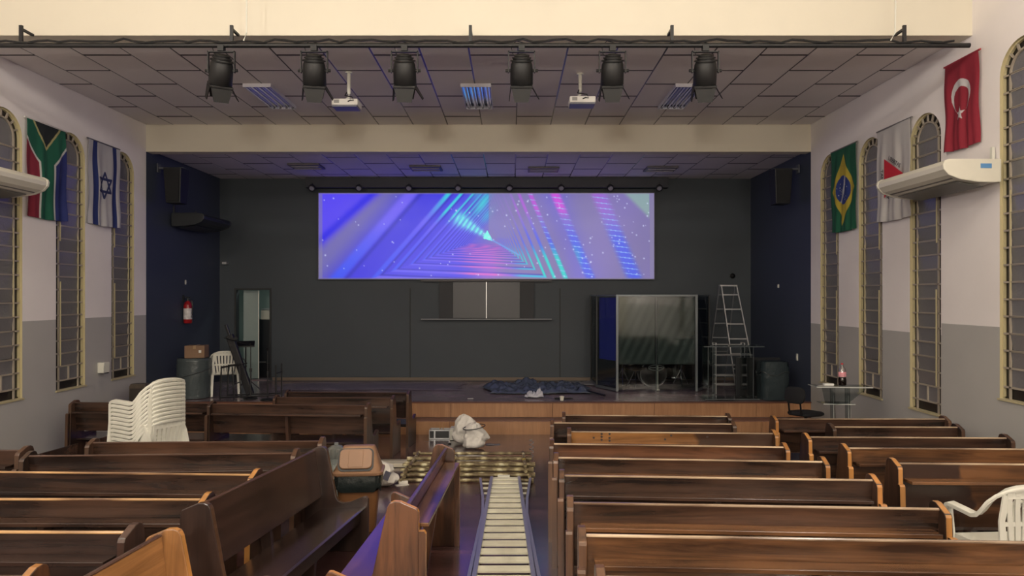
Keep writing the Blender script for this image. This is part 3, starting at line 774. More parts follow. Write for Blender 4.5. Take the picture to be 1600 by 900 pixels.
def col_min(u, v): return np.tile(np.array((226., 222., 220.)), (u.size, 1))
def col_tur(u, v):
    asp = 1.5; col = np.tile(np.array((158., 26., 48.)), (u.size, 1)); V = v*asp
    m = (np.hypot(u-.49, V-.60) < .28) & (np.hypot(u-.49, V-.665) > .222); col[m] = (226, 220, 222)
    cx, cy = .49, .90; st = []
    for k in range(10):
        r_ = .125 if k % 2 == 0 else .052; a = PI/2+k*PI/5+PI; st.append((cx+r_*math.cos(a), (cy+r_*math.sin(a))/asp))
    col[in_poly(u, v, st)] = (228, 222, 224); return col

M_CLOTH = colattr('flag_cloth', .85)
def flag(name, lab, side, ya, yb, zt, h, colfn, seed, rod=None, lean=0, narrow=0):
    """ya..yb from photo left to photo right along the wall"""
    X = XL+.045 if side < 0 else XR-.045; out = 1 if side < 0 else -1; w_ = abs(yb-ya)
    g = thing('flag', lab, 'flag', Matrix.Translation((X, (ya+yb)/2, zt)))
    def pos(u, v):
        k = 1-narrow*v; y = (u-.5)*(yb-ya)*k+lean*v; z = -h*v-.02*np.sin(u*3.1)*v
        d = .018*np.sin(u*17+seed+v*1.5)*v**.6+.012*np.sin(u*31+seed*2)*v+.01*np.sin(v*9+u*4+seed)
        return np.stack([out*(d*.9+.01), y, z], 1)
    grid_obj('cloth', 120, 180, pos, lambda u, v: colfn(u, v)*.78+8, M_CLOTH, g, .003)
    obj('hanging_rod', MB().tube((0, -w_/2-.02, .012), (0, w_/2+.02, .012), .012, 8), mat('rod_'+name, rod or (210, 206, 200), .5), g)
    return g
flag('a', 'South African style flag of green, black, red and blue on the left wall', -1, 9.61, 10.47, CZ+2.42, 1.32, col_rsa, 1)
flag('b', 'white flag with blue stripes and a six-pointed star on the left wall', -1, 11.02, 11.90, CZ+2.45, 1.31, col_isr, 2.2, (90, 88, 96))
flag('c', 'green flag with yellow diamond and blue disc on the right wall', 1, 11.93, 11.05, CZ+2.40, 1.34, col_bra, 3.1, (120, 116, 112))
fm = flag('d', 'white flag with red triangle and dark lettering, partly behind the air conditioner', 1, 10.43, 9.55, CZ+2.40, 1.32, col_min, 4.0, (110, 106, 104))
flag('e', 'red flag with white crescent and star at the right end of the wall', 1, 8.80, 8.16, CZ+2.83, 1.05, col_tur, 5.2, (150, 40, 50))
# triangle and lettering of the white flag (hung on its side)
tr = MB(); R3 = .32; cy_, cz_ = .0, -.72
tp = [(cy_-R3*math.cos(q), cz_+R3*math.sin(q)) for q in (0, 2*PI/3, 4*PI/3)]
tr.prism([(p[0], p[1]) for p in tp], -.050, -.044); obj('triangle', tr, mat('flag_red', (190, 34, 52), .85), fm)
M_INK = mat('flag_ink', (40, 36, 40), .8)
def letters(txt, size, M, parent, mtl, depth=.001):
    cu = bpy.data.curves.new('lettering', 'FONT'); cu.body = txt; cu.size = size; cu.align_x = 'CENTER'; cu.align_y = 'CENTER'; cu.extrude = depth
    o = bpy.data.objects.new('lettering', cu); C.objects.link(o)
    bpy.context.view_layer.update(); me = bpy.data.meshes.new_from_object(o); bpy.data.objects.remove(o)
    me.materials.clear(); me.materials.append(mtl); q = bpy.data.objects.new('lettering', me); C.objects.link(q); q.parent = parent; q.matrix_local = M; return q
base = Matrix.Rotation(-PI/2, 4, 'Z') @ Matrix.Rotation(PI/2, 4, 'X')     # text upright on the right wall, read from the room
for txt, th in (('LIBERTAS', 60), ('QUÆ SERA', -60), ('TAMEN', 180)):
    t = math.radians(th); d = R3*.5+.06
    # outward directions of the three triangle sides, seen from the room (right, up)
    r_, u_ = d*math.cos(t), d*math.sin(t)
    rot = {60: -30, -60: -150, 180: -90}[th]
    M = Matrix.Translation((-.052, cy_-r_, cz_+u_)) @ base @ Matrix.Rotation(math.radians(rot), 4, 'Z')
    letters(txt, .085, M, fm, M_INK)

# ------------------------------------------------------------------ pews
WE_AISLE = wood('wood_edge_aisle', (62, 42, 32), (104, 74, 54), .35, 'z')
GC, GR, GL, GF = 'pews of the middle-right block', 'pews along the right wall', 'pews of the left block', 'pews before the left part of the stage'
PROF = [(-.17, 0), (-.17, .825), (-.16, .845), (-.06, .888), (-.02, .89), (.005, .88), (.02, .855), (.105, .46), (.125, .425), (.17, .41), (.23, .418), (.35, .468), (.375, .468), (.39, .445), (.39, 0)]
WS = {k: wood('wood_seat_'+k, v[0], v[1], .2, 'x', 1, 1.0, 1.0) for k, v in TONES.items()}
M_TRIM = {'pale': wood('pale_top_edge', (96, 74, 58), (196, 172, 144), .25, 'x', .6, .5), 'gold': wood('gold_top_edge', (86, 60, 46), (204, 160, 108), .3, 'x', .5, .3), 'none': mat('plain_edge', (74, 52, 42), .3, coat=.4)}  # streaky lighter strips for the top edge of the backrests
def pew(xl, yl, xr, yr, tone, lab, group=None, edge=None, board=None, ends=None, trim=None):
    """ends of the back's top edge given as photo points; the pew faces away from the viewer"""
    Dl, Dr = 1209/(yl-507), 1209/(yr-507)
    A = Vector(((xl-800)*Dl/F, Dl)); B = Vector(((xr-800)*Dr/F, Dr)); return pew_w(A, B, tone, lab, group, edge, board, ends, trim)
def pew_w(A, B, tone, lab, group=None, edge=None, board=None, ends=None, trim=None):
    L = (B-A).length; rot = math.atan2(B.y-A.y, B.x-A.x); c = (A+B)/2
    off = Vector((-math.sin(rot), math.cos(rot)))*.09; c = c+off
    g = thing('pew', lab, 'pew', floor_m(c.x, c.y, rot), group)
    e = edge or tone; bd = board or tone; en = ends or tone
    T = .042
    def edge_mat(s): return WE_AISLE if (s < 0 and group == GC) or (s > 0 and group == GR) else WE[e]
    for s in (-1, 1):
        x = s*(L/2+T/2)
        p = MB().prism(PROF, x-T/2, x+T/2, 'x', 0, 1)
        obj('end_panel', p, [WZ[en], edge_mat(s)], g, bevel=.005)
        br = MB().prism([(-.215, 0), (-.215, .70), (-.205, .715), (-.172, .715), (-.172, 0)], s*(L/2-.03)-.02+s*.06, s*(L/2-.03)+.02+s*.06, 'x', 0, 1)
        obj('ledge_bracket', br, [WZ[en], edge_mat(s)], g)
    obj('backrest', MB().prism([(-.045, .46), (-.105, .852), (-.082, .852), (-.022, .462)], -L/2, L/2, 'x'), WX[bd], g)
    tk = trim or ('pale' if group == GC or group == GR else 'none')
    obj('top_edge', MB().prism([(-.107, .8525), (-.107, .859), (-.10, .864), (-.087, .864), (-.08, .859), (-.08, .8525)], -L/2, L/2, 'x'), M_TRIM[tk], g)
    obj('book_ledge', MB().prism([(-.22, .718), (-.22, .742), (-.09, .742), (-.087, .718)], -L/2+.04, L/2-.04, 'x'), WX['warm' if bd in ('mid', 'warm', 'light', 'red') else bd], g, bevel=.003)
    obj('seat', MB().prism([(-.03, .325), (-.03, .35), (.355, .385), (.368, .375), (.36, .36)], -L/2, L/2, 'x'), WS[tone], g)
    obj('seat_apron', MB().box((0, .315, .305), (L, .025, .10)), WX[tone], g)
    obj('mid_support', MB().prism([(-.06, 0), (-.16, .66), (-.16, .715), (-.09, .715), (-.048, .45), (-.03, .32), (.3, .34), (.28, 0)], -.02, .02, 'x'), WZ[en], g)
    return g

GC, GR, GL, GF = 'pews of the middle-right block', 'pews along the right wall', 'pews of the left block', 'pews before the left part of the stage'
# middle-right block, far to near
pew(884, 649, 1137, 651, 'dark', 'dark pew of the middle-right block closest to the stage', GC)
pew(866, 661, 1144, 663, 'dark', 'dark pew second from the stage in the middle-right block', GC)
pew(893, 675, 1209, 678, 'mid', 'pale knotty pew with a dark stain on its right half, third from the stage', GC, 'light', 'light', 'warm')
pew(866, 694, 1226, 699.5, 'red', 'reddish brown pew of the middle-right block, right behind the knotty pale pew', GC, 'warm')
pew(873, 716, 1287, 722.5, 'mid', 'mid brown pew of the middle-right block, fifth from the stage', GC, 'warm')
pew(883, 744, 1366, 751.5, 'dark', 'dark brown pew of the middle-right block, sixth from the stage', GC, 'warm')
pew(897, 787.5, 1471, 797, 'mid', 'dark brown pew whose right end touches the white armchair', GC, 'light')
pew(917, 838.5, 1660, 851, 'warm', 'long warm brown pew crossing the bottom right in front of the white armchair', GC, 'warm')
pew(948, 906, 1800, 918, 'mid', 'pew at the bottom right edge, only its left end tip showing', GC)
# right wall block
pew(1215, 654.8, 1478, 655, 'dark', 'dark pew of the right wall block closest to the black office chair', GR, 'mid')
pew(1305, 667.5, 1498, 668, 'dark', 'short dark pew second from the stage along the right wall', GR)
pew(1267, 683.5, 1575, 685, 'dark', 'dark pew third from the stage along the right wall', GR, 'light')
pew(1328, 701, 1678, 703, 'warm', 'pale orange pew fourth from the stage along the right wall', GR, 'light', 'warm', 'dark')
pew(1407, 725, 1775, 728, 'mid', 'pew with pale front ledge behind the white armchair by the right wall', GR, 'light', 'warm', 'dark')
# left block
pew(143, 692.5, 497, 690, 'mid', 'brown pew just in front of the stack of white chairs', GL, 'dark')
pew(42, 713.5, 455, 709, 'dark', 'dark brown pew, second row back from the stack of white chairs', GL, 'dark')
pew(-70, 737.5, 390, 743, 'dark', 'dark pew with pale top edge, third row back from the white chair stack', GL, 'light', trim='gold')
pew(-170, 781, 311, 782, 'dark', 'dark pew with pale top edge and yellow-brown end tip left of the slanted pews', GL, 'light', trim='gold')
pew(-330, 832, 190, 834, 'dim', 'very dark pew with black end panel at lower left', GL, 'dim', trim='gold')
pew(-520, 903, 28, 905, 'red', 'pew in the bottom left corner showing only the tip of its end', GL, 'mid')
pew(-270, 704, 28, 704.5, 'dark', 'dark pew at the left edge of the photo against the left wall', GL, 'dark')
# group before the stage, left
pew(331, 631.5, 571, 634, 'dark', 'dark pew with visible seat gap and book ledge, left of the centre aisle near stage', GF, 'dark')
pew(432, 621, 611, 622, 'dark', 'dark pew second from the stage in the far left group', GF, 'dark')
pew(450, 612.5, 636, 614, 'dim', 'dark pew touching the stage front in the far left group', GF, 'dark')
pew(115, 629, 326, 630.5, 'dark', 'dark pew partly hidden behind the stack of white chairs', GF, 'dark')
# pews turned along the room
pew_w(Vector((-.64, 4.25)), Vector((-.59, 6.22)), 'red', 'orange-brown pew turned sideways beside the aisle, facing left, seat lit violet', None, 'light', 'red', 'red')
pew_w(Vector((-1.72, 6.12)), Vector((-1.90, 4.22)), 'dim', 'large dark pew turned sideways, facing the centre aisle', None, 'dark', 'dim', 'dim')
pew_w(Vector((-1.83, 3.64)), Vector((-1.89, 1.75)), 'light', 'pale orange sideways pew in the lower left foreground', None, 'light', 'light', 'light')

def stained(name, base, dark, x0, sign):
    m = WX[base].copy(); m.name = name; nt = m.node_tree; b = nt.nodes['Principled BSDF']
    src = b.inputs['Base Color'].links[0].from_socket
    tc = nt.nodes.new('ShaderNodeTexCoord'); sp = nt.nodes.new('ShaderNodeSeparateXYZ'); nt.links.new(tc.outputs['Object'], sp.inputs[0])
    n = nt.nodes.new('ShaderNodeTexNoise'); n.inputs['Scale'].default_value = 4; nt.links.new(tc.outputs['Object'], n.inputs['Vector'])
    a = nt.nodes.new('ShaderNodeMath'); a.operation = 'MULTIPLY_ADD'; a.inputs[1].default_value = .5; nt.links.new(n.outputs['Fac'], a.inputs[0]); nt.links.new(sp.outputs['X'], a.inputs[2])
    r = nt.nodes.new('ShaderNodeMapRange'); r.inputs['From Min'].default_value = x0+.25-.02*sign; r.inputs['From Max'].default_value = x0+.25+.02*sign; nt.links.new(a.outputs[0], r.inputs['Value'])
    mx = nt.nodes.new('ShaderNodeMix'); mx.data_type = 'RGBA'; nt.links.new(r.outputs[0], mx.inputs['Factor']); nt.links.new(src, mx.inputs['A']); mx.inputs['B'].default_value = (*s2l(dark), 1)
    nt.links.new(mx.outputs['Result'], b.inputs['Base Color']); return m
for lab, mt in (('pale knotty pew', stained('stained_pale_board', 'light', (62, 44, 34), .25, 1)), ('pew with pale front ledge', stained('stained_brown_board', 'warm', (58, 42, 36), -.35, -1))):
    for o in list(C.objects):
        if o.get('label', '').startswith(lab):
            for c in C.objects:
                if c.parent == o and c.name.startswith('backrest'):
                    c.data.materials[0] = mt
            if lab.startswith('pale'):
                for kx, kz in ((-.78, .80), (-.70, .84), (-.70, .81), (-.70, .78), (-.62, .84), (-.62, .80), (-.62, .77), (.0, .83), (-.06, .79), (.36, .82)):
                    yy = -.105+(.852-kz)*.155; obj('knot', MB().tube((kx, yy-.0015, kz), (kx, yy+.004, kz), .012, 8), mat('knot_dark', (44, 30, 24), .5), o)

# low benches by the left wall
def low_bench(x, y0, y1, lab):
    g = thing('low_bench', lab, 'bench', floor_m(x, (y0+y1)/2, 0), 'low benches by the left wall'); L = y1-y0
    obj('back_board', MB().box((-.18, 0, .31), (.025, L, .26)), WX['dark'], g, bevel=.003)
    obj('seat', MB().box((0, 0, .22), (.34, L, .03)), WX['dark'], g, bevel=.003)
    for s in (-1, 1): obj('leg', MB().box((0, s*(L/2-.05), .10), (.3, .04, .21)), WZ['dark'], g)
low_bench(-5.36, 8.25, 8.98, 'low dark bench by the left wall behind the left pews')
low_bench(-5.30, 9.08, 10.0, 'low dark bench by the left wall with the pink capped bottle')

# ------------------------------------------------------------------ white plastic armchair
def make_chair(M, lab, sc_=1.0, group=None):
    g = thing('plastic_armchair', lab, 'chair', M, group)
    half = [(.265, .235, .60), (.272, .22, .635), (.275, .19, .645), (.275, .05, .635), (.272, -.04, .625), (.268, -.08, .635), (.262, -.12, .675), (.25, -.165, .74), (.225, -.205, .79), (.18, -.24, .83), (.12, -.262, .85), (.05, -.27, .858)]
    pts = half+[(-x, y, z) for x, y, z in half[::-1]]
    side = []
    for x, y, z in pts:
        k = min(1, max(0, (abs(x)-.2)/.07)); side.append((1 if x > 0 else -1, -.6*(1-k)*1.6, -.2) if k > .5 else ((.6 if x > 0 else -.6), -1, .1))
    side = [(s[0]*(1 if p[0] > 0 else 1), s[1], s[2]) for s, p in zip(side, pts)]
    # wide direction: across for the arms, front-back for the top of the back
    sd = []
    for x, y, z in pts:
        ax = abs(x)/.275; sd.append(Vector(((1 if x > 0 else -1)*max(.05, ax-.3), -(1-ax)*1.2-.02, -.1)))
    for i in range(len(sd)):
        pass
    rim = MB(); th = []
    rim.ribbon(pts, .055, .02, [tuple(v) for v in sd]); rim2 = [(x*1.09 if abs(x) > .2 else x, y-(.012 if abs(x) < .24 else 0), z-.022) for x, y, z in pts]
    obj('arm_rim', rim, M_WHITEP, g, bevel=.005, smooth=True)
    lip = MB().ribbon([(p[0]*1.085, p[1]-.022*(1-abs(p[0])/.275), p[2]-.010) for p in pts], .008, .026, [tuple(v) for v in sd]); obj('rim_lip', lip, M_WHITEP, g)
    obj('seat', MB().prism([(-.2, .41), (-.2, .43), (-.1, .418), (.05, .415), (.16, .425), (.21, .42), (.235, .39), (.235, .35), (.225, .35), (.215, .395), (.05, .395), (-.1, .398)], -.235, .235, 'x'), M_WHITEP, g, smooth=True)
    for s in (-1, 1):
        obj('side_skirt', MB().box((s*.238, .01, .385), (.012, .42, .07)), M_WHITEP, g)
        fl_ = MB(); fl_.ribbon([(s*.262, .232, .61), (s*.255, .225, .42), (s*.275, .25, 0)], [.07, .075, .05], .014, (0, 1, 0)); fl_.ribbon([(s*.27, .24, .61), (s*.262, .238, .42), (s*.282, .262, 0)], [.05, .06, .04], .012, (1, 0, 0))
        obj('leg', fl_, M_WHITEP, g)
        rl = MB(); rl.ribbon([(s*.235, -.14, .43), (s*.24, -.2, .3), (s*.25, -.30, 0)], [.09, .075, .045], .014, (0, 1, 0)); rl.ribbon([(s*.225, -.185, .42), (s*.235, -.235, .3), (s*.238, -.325, 0)], [.05, .05, .035], .012, (1, 0, 0))
        obj('leg', rl, M_WHITEP, g)
        obj('arm_web', MB().ribbon([(s*.2, -.215, .43), (s*.215, -.225, .62), (s*.19, -.245, .80)], [.055, .04, .05], .014, (1, 0, 0)), M_WHITEP, g)
    for k in range(7):
        x = (k-3)*.052
        obj('back_slat', MB().ribbon([(x*.85, -.205, .425), (x*.95, -.218, .55), (x*1.08, -.238, .70), (x*1.12, -.258, .835)], [.036, .034, .034, .036], .012, (1, 0, 0)), M_WHITEP, g)
    obj('cross_bar', MB().box((0, -.222, .60), (.38, .012, .03)).box((0, -.25, .80), (.38, .014, .05)), M_WHITEP, g)
    return g
rotA = math.atan2(.36, -.93)-PI/2
nst = 11
for k in range(nst):
    y = 7.85+k*.0; M = floor_m(-4.03, y, rotA, 0.0+k*.0445) @ Matrix.Scale(1.06, 4)
    lab = ('lowest white plastic armchair of the stack, its slatted back showing' if k == 0 else 'topmost white plastic armchair of the stack' if k == nst-1 else
           'white plastic armchair in the stack, %s' % ['', 'right above the lowest one', 'third from the bottom', 'fourth from the bottom', 'fifth from the bottom', 'in the exact middle of the stack', 'fifth from the top', 'fourth from the top', 'third from the top', 'right under the topmost one'][k])
    if k == 0: ch0 = make_chair(M, lab, 1, 'stacked white armchairs by the left wall')
    else: dup(ch0, M, lab)
chN = dup(ch0, floor_m(3.515, 5.0, math.radians(4), 0), 'single white plastic armchair at the right among the pews'); del chN['group']
chS = dup(ch0, Matrix.Translation((-5.62, 13.85, ZST)) @ Matrix.Rotation(math.radians(22), 4, 'Z'), 'white plastic armchair standing on the stage beside the wrapped drum'); del chS['group']

# ------------------------------------------------------------------ on the stage, left
def crumple(v, s, a, seed): return a*noise.noise(Vector(v)*s+Vector((seed, seed*2, 0)))
M_WRAPK = mat('dark_plastic_wrap', (46, 56, 60), .2, bump=1.0, bscale=7)
M_WRAP = mat('grey_plastic_wrap', (72, 80, 82), .25, bump=.7, bscale=6, var=.15, vscale=4)
def wrapped(name, lab, cat, x, y, rx, ry, h, square, seed):
    g = thing(name, lab, cat, Matrix.Translation((x, y, ZST))); mb = MB(); n = 28; m = 14; vs = []; fs = []
    for i in range(m+1):
        z = h*i/m; k = 1-.05*abs(i/m-.5)
        for j in range(n):
            t = 2*PI*j/n; c, s = math.cos(t), math.sin(t)
            if square: q = (abs(c)**5+abs(s)**5)**(-1/5); c *= q; s *= q
            r = k+crumple((c*2, s*2, z*2), 2.2, .05, seed)
            vs.append((rx*c*r, ry*s*r, z))
    for i in range(m):
        for j in range(n): fs.append((i*n+j, i*n+(j+1) % n, (i+1)*n+(j+1) % n, (i+1)*n+j))
    fs += [tuple(range(n))[::-1], tuple(range(m*n, m*n+n))]
    mb.add(vs, fs); obj('body', mb, M_WRAPK if square else M_WRAP, g, smooth=True)
    lp = MB(); pts = [((rx+.012)*math.cos(t), (ry+.012)*math.sin(t), h*.62+.12*h*math.sin(t*1.0+seed)) for t in [2*PI*k/24 for k in range(25)]]
    if square: pts = [((rx+.01)*c*(abs(c)**5+abs(s)**5)**-.2, (ry+.01)*s*(abs(c)**5+abs(s)**5)**-.2, z) for c, s, z in [(math.cos(2*PI*k/24), math.sin(2*PI*k/24), h*.7+.04*math.sin(k)) for k in range(25)]]
    obj('wrap_band', lp.path(pts, .008), mat('wrap_fold_'+name, (60, 64, 66), .3), g)
    obj('top_sheet', MB().lathe([(0, h+.012), (rx*.9, h+.01), (rx*.98, h-.01), (rx*1.0, h-.04)], 24, sq=ry/rx), M_WRAPK if square else M_WRAP, g, smooth=True)
    return g
wrapped('wrapped_drum', 'large drum wrapped in grey plastic with a cardboard box on top', 'drum', -6.06, 13.45, .31, .28, .74, False, 1.3)
cbx = thing('cardboard_box', 'brown cardboard box on the wrapped drum', 'box', Matrix.Translation((-6.0, 13.45, ZST+.757)) @ Matrix.Rotation(.12, 4, 'Z'))
obj('carton', MB().box((0, 0, .115), (.36, .28, .23)), mat('cardboard', (132, 104, 82), .8, var=.08), cbx, bevel=.004)
obj('tape', MB().box((0, 0, .2315), (.05, .282, .003)).box((0, -.142, .2), (.05, .003, .06)), mat('parcel_tape', (160, 132, 98), .3), cbx)
obj('shipping_label', MB().box((.10, -.142, .12), (.045, .003, .05)), mat('paper', (225, 222, 215), .7), cbx)

fe = at(294, 491, 14.42); ext = thing('fire_extinguisher', 'red fire extinguisher hanging on the dark left stage wall', 'fire extinguisher', Matrix.Translation((XL+.10, 14.3, at(0, 505, 14.3).z)))
obj('cylinder', MB().lathe([(0, 0), (.07, 0), (.082, .02), (.082, .36), (.06, .42), (.025, .45), (0, .45)], 18), mat('extinguisher_red', (150, 26, 30), .3), ext, smooth=True)
obj('label', MB().lathe([(.0835, .08), (.0835, .3)], 18), mat('ext_label', (205, 200, 200), .5, var=.25, vscale=14), ext, fix=False)
obj('valve', MB().tube((0, 0, .45), (0, 0, .5), .02).box((.0, 0, .52), (.10, .025, .02)), M_BLACK, ext)
obj('hose', MB().path([(.02, -.02, .48), (.10, -.04, .46), (.12, -.05, .36), (.11, -.05, .2), (.10, -.05, .12)], .011), M_BLACK, ext)
obj('wall_hook', MB().box((-.085, 0, .5), (.02, .05, .14)), M_BLACK, ext)

def mic_stand(x, y, h, lab, boom=None, z=ZST):
    g = thing('microphone_stand', lab, 'microphone stand', Matrix.Translation((x, y, z)), 'black microphone stands on the left of the stage')
    obj('pole', MB().tube((0, 0, .02), (0, 0, h*.55), .014).tube((0, 0, h*.5), (0, 0, h), .009), M_BLACK, g)
    obj('base', MB().lathe([(0, 0), (.13, 0), (.13, .012), (.03, .03), (0, .03)], 16), M_BLACK, g)
    obj('clutch', MB().tube((0, 0, h*.5), (0, 0, h*.57), .024), M_BLACKP, g)
    if boom: obj('boom', MB().tube((0, 0, h), boom, .008), M_BLACK, g)
    obj('clip', MB().tube((0, 0, h), (.0, -.04, h+.05), .016), M_BLACKP, g)
    return g
mic_stand(-4.53, 13.1, .92, 'rightmost slender black microphone stand on the stage edge')
mic_stand(-4.9, 13.25, 1.0, 'black microphone stand with boom in front of the doorway', (-.62, .3, 1.12))
# music stand with tilted desk, and frame of a folded keyboard stand
ms = thing('music_stand', 'black folding music stand before the doorway', 'music stand', Matrix.Translation((-5.35, 14.2, ZST)) @ Matrix.Rotation(.3, 4, 'Z'))
obj('pole', MB().tube((0, 0, .2), (0, 0, .95), .013), M_BLACK, ms)
for k in range(3):
    a = k*2*PI/3; obj('leg', MB().tube((0, 0, .3), (.3*math.cos(a), .3*math.sin(a), .008), .01), M_BLACK, ms)
obj('desk', MB().box((0, -.02, .97), (.34, .02, .18), Matrix.Rotation(-1.1, 4, 'X')), M_BLACK, ms, bevel=.004)
obj('desk_lip', MB().box((0, -.10, .91), (.34, .04, .015)), M_BLACK, ms)
ks = thing('keyboard_stand', 'black square-legged keyboard stand at the stage edge beside the white chair', 'stand', Matrix.Translation((-4.93, 13.12, ZST)))
for s in (-1, 1):
    fr = MB(); y_ = s*.16
    fr.path([(-.42, y_, .012), (-.40, y_, .62)], .014); fr.path([(-.41, y_, .62), (-.05, y_, .66)], .014); fr.path([(-.16, y_, .012), (-.20, y_, .62)], .014)
    fr.path([(-.42, y_, .06), (.62, y_, .10)], .014); fr.path([(.60, y_, .012), (.60, y_, .66)], .014)
    obj('side_frame', fr, M_BLACK, ks)
obj('cross_bars', MB().tube((-.41, -.16, .60), (-.41, .16, .60), .012).tube((.60, -.16, .5), (.60, .16, .5), .012).tube((-.2, -.16, .3), (-.2, .16, .3), .012), M_BLACK, ks)
kb = thing('keyboard_case', 'long black case leaning against the keyboard stand', 'case', Matrix.Translation((-4.98, 13.5, ZST)) @ Matrix.Rotation(math.radians(-21), 4, 'Y') @ Matrix.Rotation(-.06, 4, 'X'))
obj('shell', MB().box((0, 0, .65), (.14, .09, 1.22)), mat('case_black', (30, 30, 33), .6, bump=.3), kb, bevel=.02)
obj('neck', MB().box((0, 0, 1.36), (.05, .05, .22)), M_BLACKP, kb, bevel=.01)
obj('handle', MB().path([(.075, 0, .55), (.11, 0, .58), (.11, 0, .72), (.075, 0, .75)], .01), M_BLACK, kb)
obj('clasp', MB().box((.07, -.05, 1.15), (.16, .02, .05)), M_BLACK, kb)
# things in the room beyond the doorway
fr = thing('tall_cabinet', 'tall dark cabinet seen through the doorway', 'cabinet', Matrix.Translation((-5.93, 17.0, ZST)))
obj('carcass', MB().box((.02, 0, .68), (.62, .5, 1.36)), mat('cabinet_navy', (26, 28, 36), .4), fr, bevel=.008)
obj('door', MB().box((.02, -.26, .84), (.6, .02, 1.0)), mat('cabinet_navy2', (22, 26, 34), .35), fr)
obj('door', MB().box((.02, -.26, .17), (.6, .02, .32)), mat('cabinet_navy3', (20, 22, 28), .35), fr)
obj('handle', MB().box((.02, -.275, .36), (.18, .012, .015)), M_ALU, fr)
wb = thing('white_appliance', 'small white appliance on top of the tall dark cabinet beyond the doorway', 'appliance', Matrix.Translation((-5.83, 17.0, ZST+1.362)))
obj('body', MB().box((0, 0, .11), (.32, .3, .22)), M_WHITEP, wb, bevel=.01); obj('lid', MB().box((0, 0, .245), (.3, .28, .03)), M_ALU, wb, bevel=.005)
jb = thing('door_frame_panel', 'pale green open door leaf inside the doorway', 'door', Matrix.Translation((-6.18, 16.35, ZST)) @ Matrix.Rotation(.25, 4, 'Z'))
obj('leaf', MB().box((.13, 0, 1.03), (.32, .04, 2.04)), mat('green_leaf', (120, 138, 136), .4), jb, bevel=.003)
obj('edge_strip', MB().box((.30, -.004, 1.03), (.02, .05, 2.04)), M_WHITEP, jb)
sp = thing('wall_speaker', 'small black loudspeaker high up beyond the doorway', 'speaker', Matrix.Translation((-5.72, 17.3, ZST+2.0)))
obj('cabinet', MB().box((0, 0, 0), (.3, .26, .4)), M_BLACKP, sp, bevel=.01); obj('cone', MB().lathe([(0, 0), (.09, 0), (.10, .012), (0, .006)], 16).xf(Matrix.Translation((0, -.135, -.02)) @ Matrix.Rotation(PI/2, 4, 'X')), mat('cone_grey', (60, 60, 64), .6), sp)
obj('wall_arm', MB().box((0, .9, .05), (.03, 1.55, .03)), M_BLACK, sp)

# plastic sheets and rubbish on the stage floor
def sheet(name, lab, cat, cx, cy, sx, sy, z, amp, mt, seed, rag=.12, nx=90, ny=50, fr_=2.2):
    u, v = np.meshgrid(np.linspace(-1, 1, nx+1), np.linspace(-1, 1, ny+1)); pts = []
    for a, b in zip(u.ravel(), v.ravel()):
        th = math.atan2(b, a); rg = 1-rag*(.5+.5*noise.noise(Vector((math.cos(th)*2.3, math.sin(th)*2.3, seed))))*2
        x, y = a*rg*sx/2, b*rg*sy/2
        p = Vector((x*fr_, y*fr_, seed)); h = abs(noise.noise(p))+.5*abs(noise.noise(p*2.7))+.3*abs(noise.noise(p*6))
        e = min(1, (1-max(abs(a), abs(b)))*5+.12); pts.append((x, y, .006+amp*h*e))
    idx = np.arange((nx+1)*(ny+1)).reshape(ny+1, nx+1)
    q = np.stack([idx[:-1, :-1], idx[:-1, 1:], idx[1:, 1:], idx[1:, :-1]], -1).reshape(-1, 4)
    me = bpy.data.meshes.new(name); me.from_pydata(pts, [], q.tolist()); me.materials.append(mt); me.polygons.foreach_set('use_smooth', [True]*len(me.polygons))
    o = bpy.data.objects.new(name, me); C.objects.link(o); o.location = (cx, cy, z); md = o.modifiers.new('thickness', 'SOLIDIFY'); md.thickness = .003
    return tag(o, lab, cat)
M_TARP = mat('dark_tarp', (78, 86, 100), .25, bump=.4, bscale=9)
sheet('plastic_tarp', 'crumpled dark blue plastic tarp on the stage floor left of the drum booth', 'tarp', .55, 14.6, 2.5, 1.7, ZST, .17, M_TARP, 3.3, .2)
sheet('dust_sheet', 'clear crinkled dust sheet on the stage floor right of the doorway', 'sheet', -3.0, 15.1, 4.6, 1.5, ZST, .035, mat('dust_film', (148, 140, 156), .22, bump=.3, bscale=8, alpha=.45), 7.1, .15)
sheet('crumpled_sheet', 'grey crinkled sheet beneath the wall beside the drum booth', 'sheet', 1.55, 15.5, 1.5, .8, ZST, .06, mat('grey_film', (120, 118, 118), .35), 1.1, .25, 50, 30)
sheet('crumpled_paper', 'white crumpled paper on the stage in front of the blue tarp', 'paper', .42, 13.45, .48, .3, ZST, .16, mat('crumpled_white', (190, 190, 200), .5), 5.5, .3, 40, 26, 9)
sheet('masking_tape_scrap', 'small white scrap on the stage edge left of the tarp', 'scrap', at(735, 0, 13.2).x, 13.2, .14, .08, ZST, .02, M_WHITEP, 2.5, .2, 10, 8)
cp = thing('paint_cup', 'small white cup on the stage edge above the aisle', 'cup', Matrix.Translation((at(878, 0, 13.0).x, 13.0, ZST)))
obj('cup', MB().lathe([(0, 0), (.032, 0), (.042, .075), (.036, .075), (.028, .01), (0, .01)], 16), M_WHITEP, cp, smooth=True)
obj('rim', MB().lathe([(.036, .072), (.045, .072), (.045, .08), (.036, .08), (.036, .072)], 16), M_WHITEP, cp)
br_ = thing('broom_handle', 'dark rod lying slanted on the stage by the drum booth', 'rod', Matrix.Translation((1.55, 14.0, ZST+.018)) @ Matrix.Rotation(math.radians(118), 4, 'Z'))
obj('rod', MB().tube((-.45, 0, 0), (.45, 0, .03), .016), M_BLACK, br_); obj('grip', MB().tube((-.5, 0, 0), (-.36, 0, .004), .02), M_BLACKP, br_)
